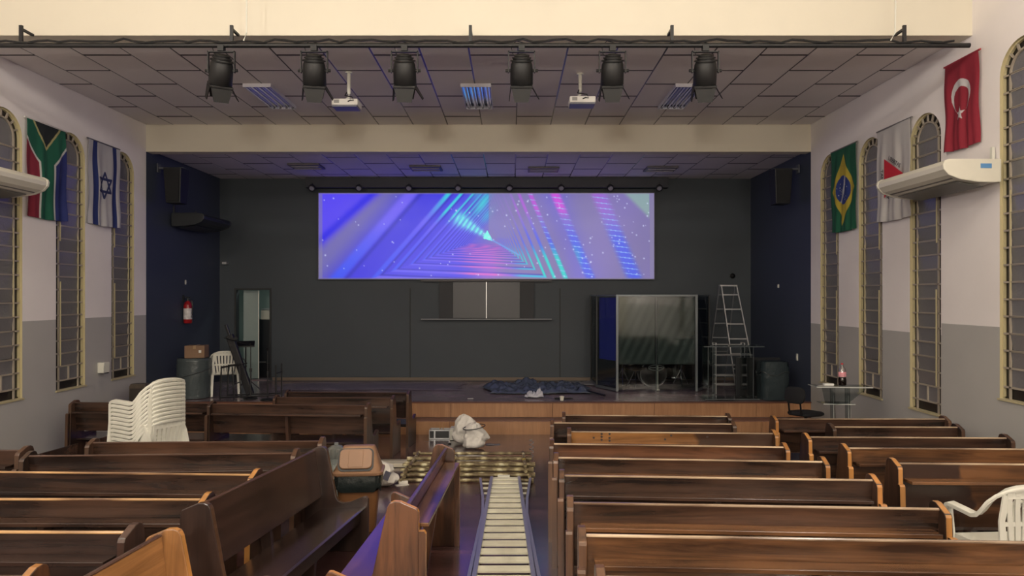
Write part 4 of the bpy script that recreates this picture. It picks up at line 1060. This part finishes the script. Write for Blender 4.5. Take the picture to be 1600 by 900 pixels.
tag(obj('cable_bundle', MB().path([(1.0+.25*math.cos(t*.5)*(.5+t/20), 13.15+.04*math.sin(t), ZST+.016) for t in range(10)], .015), M_BLACK), 'dark cable scrap beside the white cup on the stage edge', 'cable')

# ------------------------------------------------------------------ drum booth
M_FOIL = glassy('grey_sheeting', (200, 205, 205), .1, (92, 102, 100), .8, .3)
M_BLUE_REFL = mat('painted_blue_reflection', (44, 64, 235), .55, bump=.2)  # blue of the screen reflected in the booth glass, painted as a colour
M_POST = mat('booth_aluminium', (112, 118, 122), .35, .5)
b0, b1, b2, b3, b4, b5 = (1.79, 16.0), (1.79, 14.9), (2.12, 14.25), (3.72, 14.25), (4.15, 14.9), (4.15, 16.0)
booth = thing('drum_booth', 'glazed drum booth with grey plastic sheeting on the right of the stage', 'booth', Matrix.Translation((2.95, 14.9, ZST)))
H = at(0, 460.5, 14.2).z-ZST
def loc(p): return (p[0]-2.95, p[1]-14.9)
def pane(a, b, z0, z1, t, nm, mt):
    a, b = loc(a), loc(b); d = Vector((b[0]-a[0], b[1]-a[1])); an = math.atan2(d.y, d.x)
    return obj(nm, MB().box(((a[0]+b[0])/2, (a[1]+b[1])/2, (z0+z1)/2), (d.length-.03, t, z1-z0), an), mt, booth)
for a, b in ((b0, b1), (b1, b2), (b2, b3), (b3, b4), (b4, b5)): pane(a, b, .04, H-.03, .008, 'acrylic_panel', M_ACRY)
for p in (b0, b1, b2, b3, b4, b5):
    q = loc(p); obj('post', MB().box((q[0], q[1], H/2), (.045 if p in (b2, b3) else .03, .04, H)), M_POST if p in (b2, b3) else M_BLACK, booth)
for a, b in ((b1, b2), (b2, b3), (b3, b4), (b0, b1), (b4, b5)):
    a_, b_ = loc(a), loc(b); d = Vector((b_[0]-a_[0], b_[1]-a_[1])); an = math.atan2(d.y, d.x); c = ((a_[0]+b_[0])/2, (a_[1]+b_[1])/2)
    obj('top_rail', MB().box((c[0], c[1], H-.015), (d.length-.02, .035, .03), an), M_POST, booth); 
    if (a, b) != (b2, b3): obj('bottom_rail', MB().box((c[0], c[1], .03), (d.length-.02, .035, .05), an), M_POST, booth)
zmid = at(0, 570, 14.2).z-ZST
for s in (0, 1):
    x0, x1 = lerp(b2[0], b3[0], s*.49)+.03, lerp(b2[0], b3[0], .49+s*.51)-.01
    gx = lambda u, v, x0=x0, x1=x1, s=s: np.stack([x0+(x1-x0)*u-2.95, -.62+.012*np.sin(u*9+s)*np.sin(v*4)+.006*np.sin((u*1.2+v)*22), H-.05-(H-.05-zmid)*v], 1)
    grid_obj('plastic_sheeting', 30, 40, gx, None, M_FOIL, booth, .002)
obj('centre_pole', MB().tube((loc((2.92, 14.3))[0], -.6, .0), (loc((2.92, 14.3))[0], -.6, H-.05), .012), M_POST, booth)
obj('blue_reflection_sheet', MB().box(((loc(b1)[0]+loc(b2)[0])/2+.04, (loc(b1)[1]+loc(b2)[1])/2+.04, H*.64), (.66, .01, H*.66), math.atan2(b2[1]-b1[1], b2[0]-b1[0])), M_BLUE_REFL, booth)  # added sheet behind the angled pane, coloured like the screen's reflection
obj('dark_drape', MB().box(((loc(b3)[0]+loc(b4)[0])/2-.04, (loc(b3)[1]+loc(b4)[1])/2+.04, H*.5), (.7, .01, H*.9), math.atan2(b4[1]-b3[1], b4[0]-b3[0])), mat('dark_drape', (28, 34, 44), .7), booth)
obj('dark_drape', MB().box((0, 1.0, H*.48), (2.2, .02, H*.9)), mat('dark_drape_back', (26, 30, 34), .8), booth)

dk = thing('drum_kit', 'black drum kit with chrome hoops inside the glazed booth', 'drum kit', Matrix.Translation((2.98, 15.0, ZST)))
RX = Matrix.Rotation(PI/2, 4, 'X')
def drum(nm, c, r, d, tilt, mt):
    T = Matrix.Translation(c) @ tilt; o = obj(nm, MB().lathe([(0, -d/2), (r, -d/2), (r, d/2), (0, d/2)], 24).xf(T), mt, dk, smooth=True)
    for s in (-1, 1): obj('hoop', MB().lathe([(r, s*d/2-.015), (r+.014, s*d/2-.015), (r+.014, s*d/2+.015), (r-.004, s*d/2+.015), (r, s*d/2-.015)], 24).xf(T), M_CHROME, o)
    return o
M_SHELL = mat('drum_shell', (28, 28, 32), .25); 
drum('bass_drum', (0, .1, .28), .27, .38, RX, M_SHELL)
drum('snare_drum', (-.42, .35, .52), .17, .14, Matrix.Identity(4), M_SHELL)
drum('floor_tom', (.55, .35, .36), .2, .38, Matrix.Identity(4), M_SHELL)
drum('rack_tom', (-.18, .08, .72), .15, .2, Matrix.Rotation(.3, 4, 'X'), M_SHELL); drum('rack_tom', (.2, .08, .72), .16, .22, Matrix.Rotation(.3, 4, 'X'), M_SHELL)
for x, y, h in ((-.62, .1, 1.0), (.62, .05, 1.1), (-.38, -.12, .42)):
    s_ = MB().tube((x, y, .16), (x, y, h), .012)
    for k in range(3):
        a = k*2*PI/3+.4; s_.tube((x, y, .38), (x+.2*math.cos(a), y+.2*math.sin(a), .01), .01); s_.tube((x, y, .16), (x+.12*math.cos(a), y+.12*math.sin(a), .15), .008)
    so = obj('cymbal_stand', s_, M_CHROME, dk)
    obj('cymbal', MB().lathe([(0, .02), (.04, .012), (.2, -.01), (.2, -.013), (0, 0)], 24).xf(Matrix.Translation((x, y, h)) @ Matrix.Rotation(.2, 4, 'X')), mat('brass', (180, 150, 90), .3, 1), so)
pf = thing('ringed_pole', 'white pole with an oval white ring in front of the bass drum', 'stand', Matrix.Translation((at(1027, 0, 14.45).x, 14.45, ZST)))  # white pole with an oval ring near its top
obj('pole', MB().box((0, 0, .26), (.04, .03, .50)), M_WHITEP, pf, bevel=.008); obj('foot', MB().box((0, 0, .01), (.07, .14, .02)), M_WHITEP, pf)
obj('ring', MB().path([(.155*math.cos(t)-.03, -.03, .46+.055*math.sin(t)) for t in [2*PI*k/24 for k in range(25)]], .012), mat('ring_grey', (150, 150, 150), .4), pf)
obj('cross_bar', MB().box((-.03, -.02, .46), (.26, .012, .015)), M_ALU, pf)

# ------------------------------------------------------------------ stepladder, acrylic desk, wrapped case on the right of the stage
ld = thing('stepladder', 'aluminium stepladder standing open on the stage right of the drum booth', 'ladder', Matrix.Translation((4.5, 14.9, ZST)))
topz = at(0, 447, 14.9).z-ZST
def rung_frame(nm, tl, tr_, bl, brr, nr, mt, deep):
    o = MB()
    for a, b in ((tl, bl), (tr_, brr)): o.ribbon([a, b], .035, .018, (0, 1, 0))
    o = obj(nm, o, mt, ld)
    for k in range(nr):
        t = (k+.6)/nr; a = Vector(tl).lerp(Vector(bl), t); b = Vector(tr_).lerp(Vector(brr), t)
        obj('rung', MB().ribbon([a, b], deep, .022, (0, 1, 0)), mt, o)
rung_frame('front_frame', (-.10, -.05, topz), (.22, -.05, topz), (.08, -.45, .0), (.52, -.45, .0), 7, M_ALU, .07)
rung_frame('rear_frame', (-.12, .03, topz), (.20, .03, topz), (-.30, .42, .0), (.10, .42, .0), 7, mat('alu_dim', (120, 122, 126), .4, .6), .03)
obj('top_cap', MB().box((.05, -.01, topz+.01), (.36, .12, .03)), M_ALU, ld)
rk = thing('folding_rack', 'steel folding rack behind the acrylic desk', 'rack', Matrix.Translation((4.28, 13.95, ZST)))
fr = MB()
for s in (-1, 1):
    fr.tube((s*.28, -.1, 0), (s*.28, -.1, 1.0), .01); fr.tube((s*.28, .12, 0), (s*.28, .12, 1.0), .01); fr.tube((s*.28, -.1, 1.0), (s*.28, .12, 1.0), .01)
obj('side_frames', fr, M_ALU, rk)
for z in (.18, .36, .56, .76, .96): obj('shelf_bar', MB().tube((-.28, -.1, z), (.28, -.1, z), .009).tube((-.28, .12, z), (.28, .12, z), .009).box((0, .01, z), (.5, .1, .006)), M_ALU, rk)
de = thing('acrylic_desk', 'clear acrylic desk on the stage in front of the stepladder', 'desk', Matrix.Translation((4.06, 13.3, ZST)))
obj('top_plate', MB().box((.05, 0, .985), (1.12, .45, .012)), M_ACRY, de); obj('top_edge', MB().box((.05, -.226, .985), (1.12, .006, .014)), mat('acrylic_edge', (84, 90, 94), .2), de)
for x in (-.42, -.30, .30, .42): obj('upright', MB().box((x, 0, .5), (.012, .36, .96)), M_ACRY, de)
for x in (-.42, -.30, .42): obj('upright_edge', MB().box((x, -.182, .5), (.009, .005, .96)), mat('acrylic_edge2', (84, 90, 94), .2), de)
obj('base_plate', MB().box((.02, 0, .01), (1.02, .46, .02)), M_ACRY, de); obj('base_edge', MB().box((.02, -.232, .012), (1.02, .006, .016)), mat('acrylic_edge3', (84, 90, 94), .2), de)
obj('shelf', MB().box((-.36, 0, .66), (.12, .34, .01)), M_ACRY, de)
wrapped('wrapped_case', 'dark case wrapped in shiny plastic at the right end of the stage', 'case', 4.88, 13.25, .25, .24, .70, True, 4.2)
tag(obj('case_board', MB().box((4.72, 13.58, ZST+.37), (.85, .04, .74)), mat('board_black', (26, 28, 32), .4), bevel=.004), 'black board standing behind the plastic-wrapped case', 'board')

# little fittings on the walls
def plate(nm, lab, cat, M, sx, sz, mt, kids=True):
    g = thing(nm, lab, cat, M); obj('plate', MB().box((0, 0, 0), (sx, .012, sz)), mt, g, bevel=.003)
    if kids: obj('rocker', MB().box((0, -.009, 0), (sx*.4, .008, sz*.4)), M_WHITEP, g)
    return g
RR_ = Matrix.Rotation(PI/2, 4, 'Z'); RL_ = Matrix.Rotation(-PI/2, 4, 'Z')
for px, py, lab in ((1216.5, 447, 'small white wall plate high on the right stage wall'), (1246, 558, 'white double switch low on the right stage wall')):
    D = 5.44*F/(px-800); p = at(px, py, D); plate('wall_switch', lab, 'switch', Matrix.Translation((XR-.008, D, p.z)) @ RL_, .07, .075 if py < 500 else .13, M_WHITEP)
D = 6.66*F/(800-289.5); p = at(289.5, 441, D); plate('wall_switch', 'small white wall plate above the fire extinguisher', 'switch', Matrix.Translation((XL+.008, D, p.z)) @ RR_, .05, .09, M_WHITEP)
p = at(345, 411, 16.0); tag(obj('camera_mount', MB().box((p.x+.09, 16.03, p.z), (.1, .12, .05)), M_ALU), 'small metal fitting in the left back corner of the stage', 'bracket')
p = at(1146, 431, 16.0); tag(obj('wall_camera', MB().lathe([(0, 0), (.05, 0), (.06, .05), (.03, .09), (0, .1)], 14).xf(Matrix.Translation((p.x, 16.1, p.z)) @ Matrix.Rotation(PI/2, 4, 'X')), M_BLACK, smooth=True), 'small black round camera on the stage back wall above the stepladder', 'camera')
D = 6.66*F/(800-157); p = at(157, 574, D)
ws = thing('wall_dispenser', 'small white wall box between the windows of the left wall', 'dispenser', Matrix.Translation((XL+.05, D, p.z)) @ RR_)
obj('box', MB().box((0, 0, 0), (.17, .10, .17)), M_WHITEP, ws, bevel=.01); obj('dark_handset', MB().box((.10, 0.01, -.04), (.035, .07, .13)), M_BLACKP, ws, bevel=.006); obj('lid', MB().box((0, -.052, .05), (.15, .006, .05)), M_WHITEP, ws)

# ------------------------------------------------------------------ on the floor
# brown swing-lid bin
bn = thing('trash_bin', 'brown swing-lid waste bin beside the dark sideways pew', 'bin', floor_m(-1.47, 6.78, .12))
M_BIN = mat('bin_brown', (128, 88, 56), .4); M_LID = mat('bin_lid_brown', (132, 100, 76), .38)
def rrect(sx, sy, r, z, n=5):
    pts = []
    for cx, cy, a0 in ((sx/2-r, sy/2-r, 0), (-sx/2+r, sy/2-r, 90), (-sx/2+r, -sy/2+r, 180), (sx/2-r, -sy/2+r, 270)):
        for k in range(n+1):
            a = math.radians(a0+90*k/n); pts.append((cx+r*math.cos(a), cy+r*math.sin(a), z))
    return pts
def loft(rings, cap0=True, cap1=True):
    mb = MB(); vs = sum(rings, []); n = len(rings[0]); fs = []
    for i in range(len(rings)-1):
        for k in range(n): fs.append((i*n+k, i*n+(k+1) % n, (i+1)*n+(k+1) % n, (i+1)*n+k))
    if cap0: fs.append(tuple(range(n))[::-1])
    if cap1: fs.append(tuple(range((len(rings)-1)*n, len(rings)*n)))
    return mb.add(vs, fs)
obj('body', loft([rrect(.32, .27, .05, 0), rrect(.40, .35, .05, .50)]), M_BIN, bn, smooth=True)
bag = []
for z, s_ in ((.40, .425), (.43, .44), (.48, .435), (.535, .43)):
    r_ = rrect(s_, s_-.04, .06, z, 9); bag.append([(x*(1+.012*math.sin(i*1.3+z*40)), y*(1+.02*math.sin(i*1.7)), z+(.018*math.sin(i*.8) if z == .40 else 0)) for i, (x, y, z) in enumerate(r_)])
obj('bin_bag', loft(bag), mat('bag_black', (32, 38, 38), .25, bump=.4, bscale=14), bn, smooth=True)
lid = obj('lid', loft([rrect(.455, .41, .06, .535), rrect(.47, .425, .06, .545), rrect(.47, .425, .06, .565), rrect(.43, .385, .06, .575), rrect(.31, .15, .05, .775), rrect(.29, .12, .05, .79)]), M_LID, bn, smooth=True)
# swing flap on the sloping front
a = math.atan2(.20, .1175)
FM = Matrix.Translation((-.02, -.137, .677)) @ Matrix.Rotation(a-.0, 4, 'X')
obj('flap_gap', loft([[(x, y, -.004) for x, y, z in rrect(.33, .225, .05, 0)], [(x, y, .004) for x, y, z in rrect(.33, .225, .05, 0)]]), M_BLACKP, lid, M=FM)
obj('swing_flap', loft([rrect(.305, .20, .045, .005), rrect(.295, .19, .045, .016)]), M_LID, lid, M=FM @ Matrix.Translation((0, .006, 0)) @ Matrix.Rotation(-.06, 4, 'X'), smooth=True)
obj('flap_rib', loft([rrect(.14, .18, .01, .014), rrect(.13, .17, .01, .02)]), M_LID, lid, M=FM @ Matrix.Rotation(-.06, 4, 'X') @ Matrix.Translation((0, .006, 0)))

# sacks
def sack(name, lab, x, y, sx, sy, h, seed, mt, M=None, squash=.5, kids=None):
    g = thing(name, lab, 'sack', M or floor_m(x, y, 0)); n, m = 32, 18; vs = []; fs = []
    for i in range(m+1):
        t = i/m; prof = (math.sin(PI*min(t, .999))**squash)*(1-.35*t)+.02
        for j in range(n):
            a_ = 2*PI*j/n; c, s_ = math.cos(a_), math.sin(a_); r = prof*(1+.32*noise.noise(Vector((c*1.6, s_*1.6, t*4+seed)))+.16*noise.noise(Vector((c*4, s_*4, t*7+seed))))
            vs.append((c*r*sx/2+.04*noise.noise(Vector((t*3, seed, 0))), s_*r*sy/2, max(.001, h*t+.02*noise.noise(Vector((c*3, s_*3, seed+t*3)))*(t > .1))))
    for i in range(m):
        for j in range(n): fs.append((i*n+j, i*n+(j+1) % n, (i+1)*n+(j+1) % n, (i+1)*n+j))
    fs += [tuple(range(n))[::-1], tuple(range(m*n, m*n+n))]
    obj('sack_body', MB().add(vs, fs), mt, g, smooth=True); return g
M_SACK = mat('white_sack', (214, 210, 204), .6, bump=1.0, bscale=12, var=.12, vscale=14)
p = (735-800)*11.2/F
sk = sack('rubble_sack', 'white printed sack standing behind the scaffold frames', p+.06, 11.15, .44, .34, .40, 2.2, M_SACK, squash=.3)
sack('sack_top', 'rumpled white sack top slumped against the step', p-.12, 11.55, .46, .32, .48, 6.1, M_SACK, squash=.4)
obj('black_tie', MB().path([(.205*math.cos(t)*.85, .18*math.sin(t)*.85, .335+.03*math.sin(t*1+1)) for t in [2*PI*k/20 for k in range(21)]], .007), M_BLACK, sk)
x_ = (603-800)*9.0/F
s2 = sack('white_sack', 'white sack lying behind the brown waste bin, on its right', x_, 8.55, .52, .42, .30, 3.7, M_SACK)
obj('printed_patch', MB().box((.12, -.17, .16), (.07, .02, .10), Matrix.Rotation(.4, 4, 'Y')), mat('print_dark', (84, 84, 100), .6), s2)
sack('clear_bag', 'pale plastic bag behind the brown waste bin, on its left', (521-800)*8.4/F, 8.4, .34, .4, .34, 9.4, glassy('milky_bag', (225, 225, 225), .2, (200, 200, 200), .45, .2))
jug = thing('plastic_jug', 'clear round plastic jug beside the waste bin', 'jug', floor_m((524-800)*7.7/F, 7.72, 0))
obj('jug_body', MB().lathe([(0, 0), (.09, 0), (.10, .03), (.10, .36), (.085, .42), (.09, .48), (.1, .54), (.09, .6), (.05, .63), (0, .64)], 20), glassy('jug_plastic', (225, 232, 230), .25, (190, 196, 192), .2, .1), jug, smooth=True)
obj('jug_cap', MB().tube((0, 0, .635), (0, 0, .66), .022), mat('jug_cap', (120, 124, 122), .4), jug)

# boards on the floor
pb = thing('white_board_pair', 'two pale planks lying across the floor behind the waste bin', 'planks', floor_m(-2.15, 9.72, 0))
obj('plank', MB().box((0, 0, .03), (1.75, .14, .05)), mat('plank_pale', (205, 198, 180), .5), pb, bevel=.004); obj('plank', MB().box((.02, .17, .03), (1.75, .14, .05)), mat('plank_pale2', (180, 172, 156), .5), pb, bevel=.004)

# stacked scaffold frames
M_SCAF = bpy.data.materials.new('spattered_steel'); M_SCAF.use_nodes = True
nt = M_SCAF.node_tree; b_ = nt.nodes['Principled BSDF']; tc = nt.nodes.new('ShaderNodeTexCoord'); n1 = nt.nodes.new('ShaderNodeTexNoise'); n1.inputs['Scale'].default_value = 9; n1.inputs['Detail'].default_value = 6
nt.links.new(tc.outputs['Object'], n1.inputs['Vector']); cr = nt.nodes.new('ShaderNodeValToRGB')
for q, (pos, c) in enumerate(((.38, (84, 68, 46)), (.5, (122, 108, 78)), (.58, (168, 156, 118)), (.66, (206, 200, 168)))):
    e = cr.color_ramp.elements[q] if q < 2 else cr.color_ramp.elements.new(pos); e.position = pos; e.color = (*s2l(c), 1)
nt.links.new(n1.outputs['Fac'], cr.inputs[0]); n2 = nt.nodes.new('ShaderNodeTexNoise'); n2.inputs['Scale'].default_value = 2.3; nt.links.new(tc.outputs['Object'], n2.inputs['Vector'])
gt = nt.nodes.new('ShaderNodeMath'); gt.operation = 'GREATER_THAN'; gt.inputs[1].default_value = .66; nt.links.new(n2.outputs['Fac'], gt.inputs[0])
mx = nt.nodes.new('ShaderNodeMix'); mx.data_type = 'RGBA'; nt.links.new(gt.outputs[0], mx.inputs['Factor']); nt.links.new(cr.outputs[0], mx.inputs['A']); mx.inputs['B'].default_value = (*s2l((196, 178, 60)), 1)
nt.links.new(mx.outputs['Result'], b_.inputs['Base Color']); b_.inputs['Roughness'].default_value = .55; b_.inputs['Metallic'].default_value = 0
M_INT = mat('tube_inside', (20, 18, 16), .8)
nsf = 4; bot = None; rnd = random.Random(8)
for k in range(nsf):
    lab = ['lowest spattered scaffold frame of the pile on the floor', 'second scaffold frame from the floor in the pile', 'third scaffold frame from the floor in the pile', 'topmost scaffold frame of the pile'][k]
    g = thing('scaffold_frame', lab, 'scaffold', floor_m(-.57+.02*(k % 2), 9.12+.075*k, math.radians(-.6+.4*k), .024+.050*k), 'scaffold frames piled across the aisle')
    for j, y in enumerate((-.36, .03, .42)):
        L = 1.62+.06*(j == 0)
        o = obj('long_tube', MB().tube((-L/2, y, 0), (L/2, y, 0), .021, 12), M_SCAF, g, smooth=True)
        for s in (-1, 1): obj('open_end', MB().tube((s*(L/2+.0005), y, 0), (s*(L/2+.004), y, 0), .014, 10), M_INT, o)
    for s in (-1, 1):
        sl = s*(.80-.03*k) if s > 0 else -.80+.02*k
        obj('end_tube', MB().tube((sl, -.46, .0), (sl, .5, .0), .0225, 12), M_SCAF, g, smooth=True)
    obj('coupler', MB().tube((.78, -.36, 0), (.84, -.36, 0), .030, 10), M_SCAF, g); obj('coupler', MB().tube((-.84, .03, 0), (-.78, .03, 0), .030, 10), M_SCAF, g)
    obj('brace_stub', MB().tube((-.15, .03, .0), (-.22, .42, .0), .012), M_SCAF, g)
tag(obj('paper_scrap', MB().box((0, 0, .004), (.16, .07, .006), .3).box((.02, .06, .02), (.11, .06, .006), Matrix.Rotation(.4, 4, 'X')), mat('scrap_white', (222, 218, 208), .6), M=floor_m((629-800)*8.65/F, 8.6, .2)), 'white paper scrap at the front left corner of the scaffold pile', 'paper')

# ladder lying along the aisle
la = thing('lying_ladder', 'aluminium ladder with broad pale treads lying along the aisle', 'ladder', floor_m(-.07, 6.7, math.radians(.35), .0))
M_TREAD = mat('ladder_tread', (226, 222, 198), .5, var=.10, vscale=7)
for s in (-1, 1):
    rl = MB(); pa, pb_ = Vector((s*.245, -2.2, .05)), Vector((s*.180, 2.0, .05))
    rl.ribbon([pa, pb_], .07, .012, (0, 0, 1)); rl.ribbon([pa+Vector((-s*.015, 0, .035)), pb_+Vector((-s*.015, 0, .035))], .03, .006, (1, 0, 0)); rl.ribbon([pa+Vector((-s*.015, 0, -.035)), pb_+Vector((-s*.015, 0, -.035))], .03, .006, (1, 0, 0))
    obj('rail', rl, M_ALU, la)
    # rear legs, splayed at the far end
    r2 = MB().ribbon([(s*.275, -2.2, .04), (s*.215, .4, .04), (s*.235, 1.0, .045), (s*.30, 1.98, .05)], .045, .014, (0, 0, 1)).ribbon([(s*.285, -2.2, .062), (s*.225, .4, .062), (s*.245, 1.0, .067), (s*.31, 1.98, .072)], .022, .005, (1, 0, 0))
    obj('rear_leg', r2, M_ALU, la)
nt_ = 20
for k in range(nt_):
    y = -2.1+k*(4.05/(nt_-1)); w_ = 2*(.245+(y+2.2)/4.2*(.180-.245))-.03
    obj('tread', MB().box((0, y, .066), (w_, .125, .016)), M_TREAD, la, bevel=.002)
for y, w_ in ((1.86, .56), (1.62, .52), (1.36, .48)): obj('rear_brace', MB().box((0, y, .03), (w_, .035, .014)), M_TREAD, la)
obj('end_label', MB().box((-.02, 2.04, .08), (.15, .05, .02)), M_WHITEP, la)

# tools by the step
tb = thing('metal_tray', 'low black tray with a metal rim and upright rods beside the step', 'tray', floor_m((687-800)*12.1/F, 12.15, 0))
obj('tray', MB().box((0, 0, .075), (.33, .22, .13)), M_BLACKP, tb, bevel=.004)
rim = MB()
for s in (-1, 1): rim.box((0, s*.115, .15), (.35, .012, .02)); rim.box((s*.17, 0, .15), (.012, .23, .02)); rim.box((s*.17, -.116, .08), (.012, .01, .15))
rim.box((-.08, -.116, .08), (.025, .01, .14)); rim.box((0, -.116, .012), (.35, .01, .015)); obj('rim', rim, M_ALU, tb)
for x in (0.0, .05): obj('rod', MB().tube((x, .02, .14), (x+.004, .02, .27), .008), mat('rod_wood', (170, 130, 90), .5), tb)
wt = thing('white_toolbox', 'white metal box with a bent handle beside the white sack', 'toolbox', floor_m((716-800)*12.0/F, 12.0, 0))
obj('box', MB().box((0, 0, .09), (.27, .22, .17)), M_WHITEP, wt, bevel=.008); obj('lid', MB().box((.01, 0, .195), (.28, .23, .035)), mat('lid_grey', (200, 200, 195), .4), wt, bevel=.006)
obj('handle', MB().path([(.10, -.05, .21), (.10, -.06, .27), (.12, -.06, .30), (.15, -.06, .28), (.17, -.05, .15)], .012), M_WHITEP, wt)
tag(obj('black_clip', MB().box((0, 0, .012), (.05, .03, .022)), M_BLACK, M=floor_m((703-800)*11.6/F, 11.55, .3), bevel=.004), 'small black clip on the floor in front of the white box', 'clip')
tag(sheet('film_scrap', 'x', 'scrap', (770-800)*11.5/F, 11.5, .3, .12, fz(11.5)-.002, .03, M_FILM, 8.2, .2, 16, 10), 'small clear film scrap on the floor right of the white sack', 'scrap')
tag(obj('spiral_hose', MB().path([(.03*math.cos(t*1.2), .03*math.sin(t*1.2), .04+.012*t) for t in range(26)], .007), mat('hose_grey', (130, 124, 124), .4), M=floor_m((831-800)*9.85/F, 9.95)), 'short grey coil standing behind the right end of the scaffold pile', 'coil')

# wooden speaker box far left, bottle
wb_ = thing('wooden_box', 'olive brown upright wooden box behind the stack of white chairs', 'box', floor_m((219-800)*11.75/F, 11.75, .0))
obj('carcass', loft([rrect(.28, .28, .03, 0), rrect(.28, .28, .03, .93), rrect(.25, .25, .03, .97)]), wood('olive_veneer', (62, 54, 46), (84, 72, 60), .5, 'z', 1, 0), wb_)
obj('front_panel', MB().box((0, -.143, .5), (.22, .008, .8)), mat('box_cloth', (52, 46, 42), .9), wb_)
bt = thing('water_bottle', 'clear bottle with a pink cap beside the stack of white chairs', 'bottle', floor_m(-5.13, 9.3, 0, .236))
obj('bottle', MB().lathe([(0, 0), (.034, 0), (.036, .02), (.036, .17), (.015, .22), (.015, .24), (0, .24)], 16), glassy('bottle_clear', (225, 225, 230), .2, (220, 215, 220), .3), bt, smooth=True)
obj('cap', MB().tube((0, 0, .24), (0, 0, .285), .028, 12), mat('pink_cap', (214, 74, 100), .4), bt)

# office chair
oc = thing('office_chair', 'black office chair in front of the right end of the stage', 'chair', floor_m(4.83, 11.6, math.radians(-64)))
M_FAB = mat('black_fabric', (26, 27, 30), .8)
obj('seat', loft([rrect(.40, .40, .1, .46), rrect(.47, .46, .12, .48), rrect(.47, .46, .12, .51), rrect(.40, .40, .1, .53)]), M_FAB, oc, smooth=True)
obj('backrest', loft([rrect(.34, .22, .1, -.03), rrect(.40, .27, .11, -.015), rrect(.40, .27, .11, .015), rrect(.34, .22, .1, .03)]).xf(Matrix.Translation((0, -.24, .80)) @ Matrix.Rotation(PI/2-.1, 4, 'X')), M_FAB, oc, smooth=True)
for s in (-1, 1): obj('back_post', MB().ribbon([(s*.12, -.1, .45), (s*.12, -.23, .47), (s*.12, -.26, .72)], .03, .012, (1, 0, 0)), M_BLACK, oc)
obj('gas_post', MB().tube((0, 0, .1), (0, 0, .46), .025), M_BLACK, oc)
for k in range(5):
    a_ = k*2*PI/5; l_ = obj('base_arm', MB().ribbon([(0, 0, .11), (.26*math.cos(a_), .26*math.sin(a_), .065)], .04, .03, (-math.sin(a_), math.cos(a_), 0)), M_BLACK, oc)
    obj('castor', MB().tube((.26*math.cos(a_)-.012, .26*math.sin(a_), .027), (.26*math.cos(a_)+.012, .26*math.sin(a_), .027), .027, 12), M_BLACK, l_)

# clear pulpit with a soda bottle
pu = thing('acrylic_pulpit', 'clear acrylic pulpit before the right wall windows', 'pulpit', floor_m(4.66, 10.0, math.radians(-8)))
E_ = mat('acrylic_rim', (190, 192, 188), .15)
obj('top_plate', MB().box((0, .0, 1.08), (.74, .44, .014)), M_ACRY, pu); obj('top_rim', MB().box((0, -.222, 1.08), (.74, .005, .014)).box((-.372, 0, 1.08), (.005, .44, .012)), E_, pu)
for x in (-.10, .10): obj('column', MB().tube((x, 0, .02), (x, 0, 1.07), .035, 16), M_ACRY, pu, smooth=True)
obj('column_edge', MB().box((-.10, -.036, .5), (.005, .004, .9)).box((.10, -.036, .5), (.005, .004, .9)).box((.14, -.0, .5), (.004, .004, .9)), E_, pu)
obj('shelf', MB().box((-.06, 0, .84), (.42, .34, .010)), M_ACRY, pu); obj('shelf_rim', MB().box((-.06, -.172, .84), (.42, .004, .012)), E_, pu)
obj('front_bowl', MB().prism([(-.30, 1.07), (-.26, .86), (-.10, .84), (.05, .86), (.3, 1.07)], -.2, -.194, 'y'), M_ACRY, pu)
obj('base_plate', MB().box((0, 0, .012), (.6, .42, .022)), M_ACRY, pu)
Mp = floor_m(4.66, 10.0, math.radians(-8))
sb = thing('soda_bottle', 'dark soda bottle with a red and white label on the clear pulpit', 'bottle', Mp @ Matrix.Translation((.03, -.02, 1.09)))
obj('drink', MB().lathe([(0, 0), (.045, 0), (.052, .02), (.054, .07), (.048, .115), (0, .115)], 20), mat('cola', (20, 10, 8), .1), sb, smooth=True)
obj('bottle_wall', MB().lathe([(.05, .115), (.05, .12), (.052, .20), (.045, .23), (.02, .28), (.015, .30)], 20), glassy('pet', (230, 228, 226), .2, (200, 195, 195), .1), sb, smooth=True, fix=False)
obj('label', MB().lathe([(.053, .125), (.0535, .19)], 20), mat('label_red_white', (222, 150, 160), .4, var=.35, vscale=18), sb, fix=False)
obj('cap', MB().tube((0, 0, .295), (0, 0, .315), .017), mat('cap_red', (190, 40, 50), .4), sb)
pp = thing('folded_paper', 'folded white paper beside the soda bottle on the clear pulpit', 'paper', Mp @ Matrix.Translation((-.16, -.02, 1.088)))
obj('sheet', MB().box((0, 0, .015), (.13, .09, .028)), mat('paper_white', (225, 225, 220), .6), pp, bevel=.004)
obj('under_sheet', MB().box((-.05, .01, .001), (.2, .13, .002)), mat('paper_grey', (190, 186, 180), .6), pp)
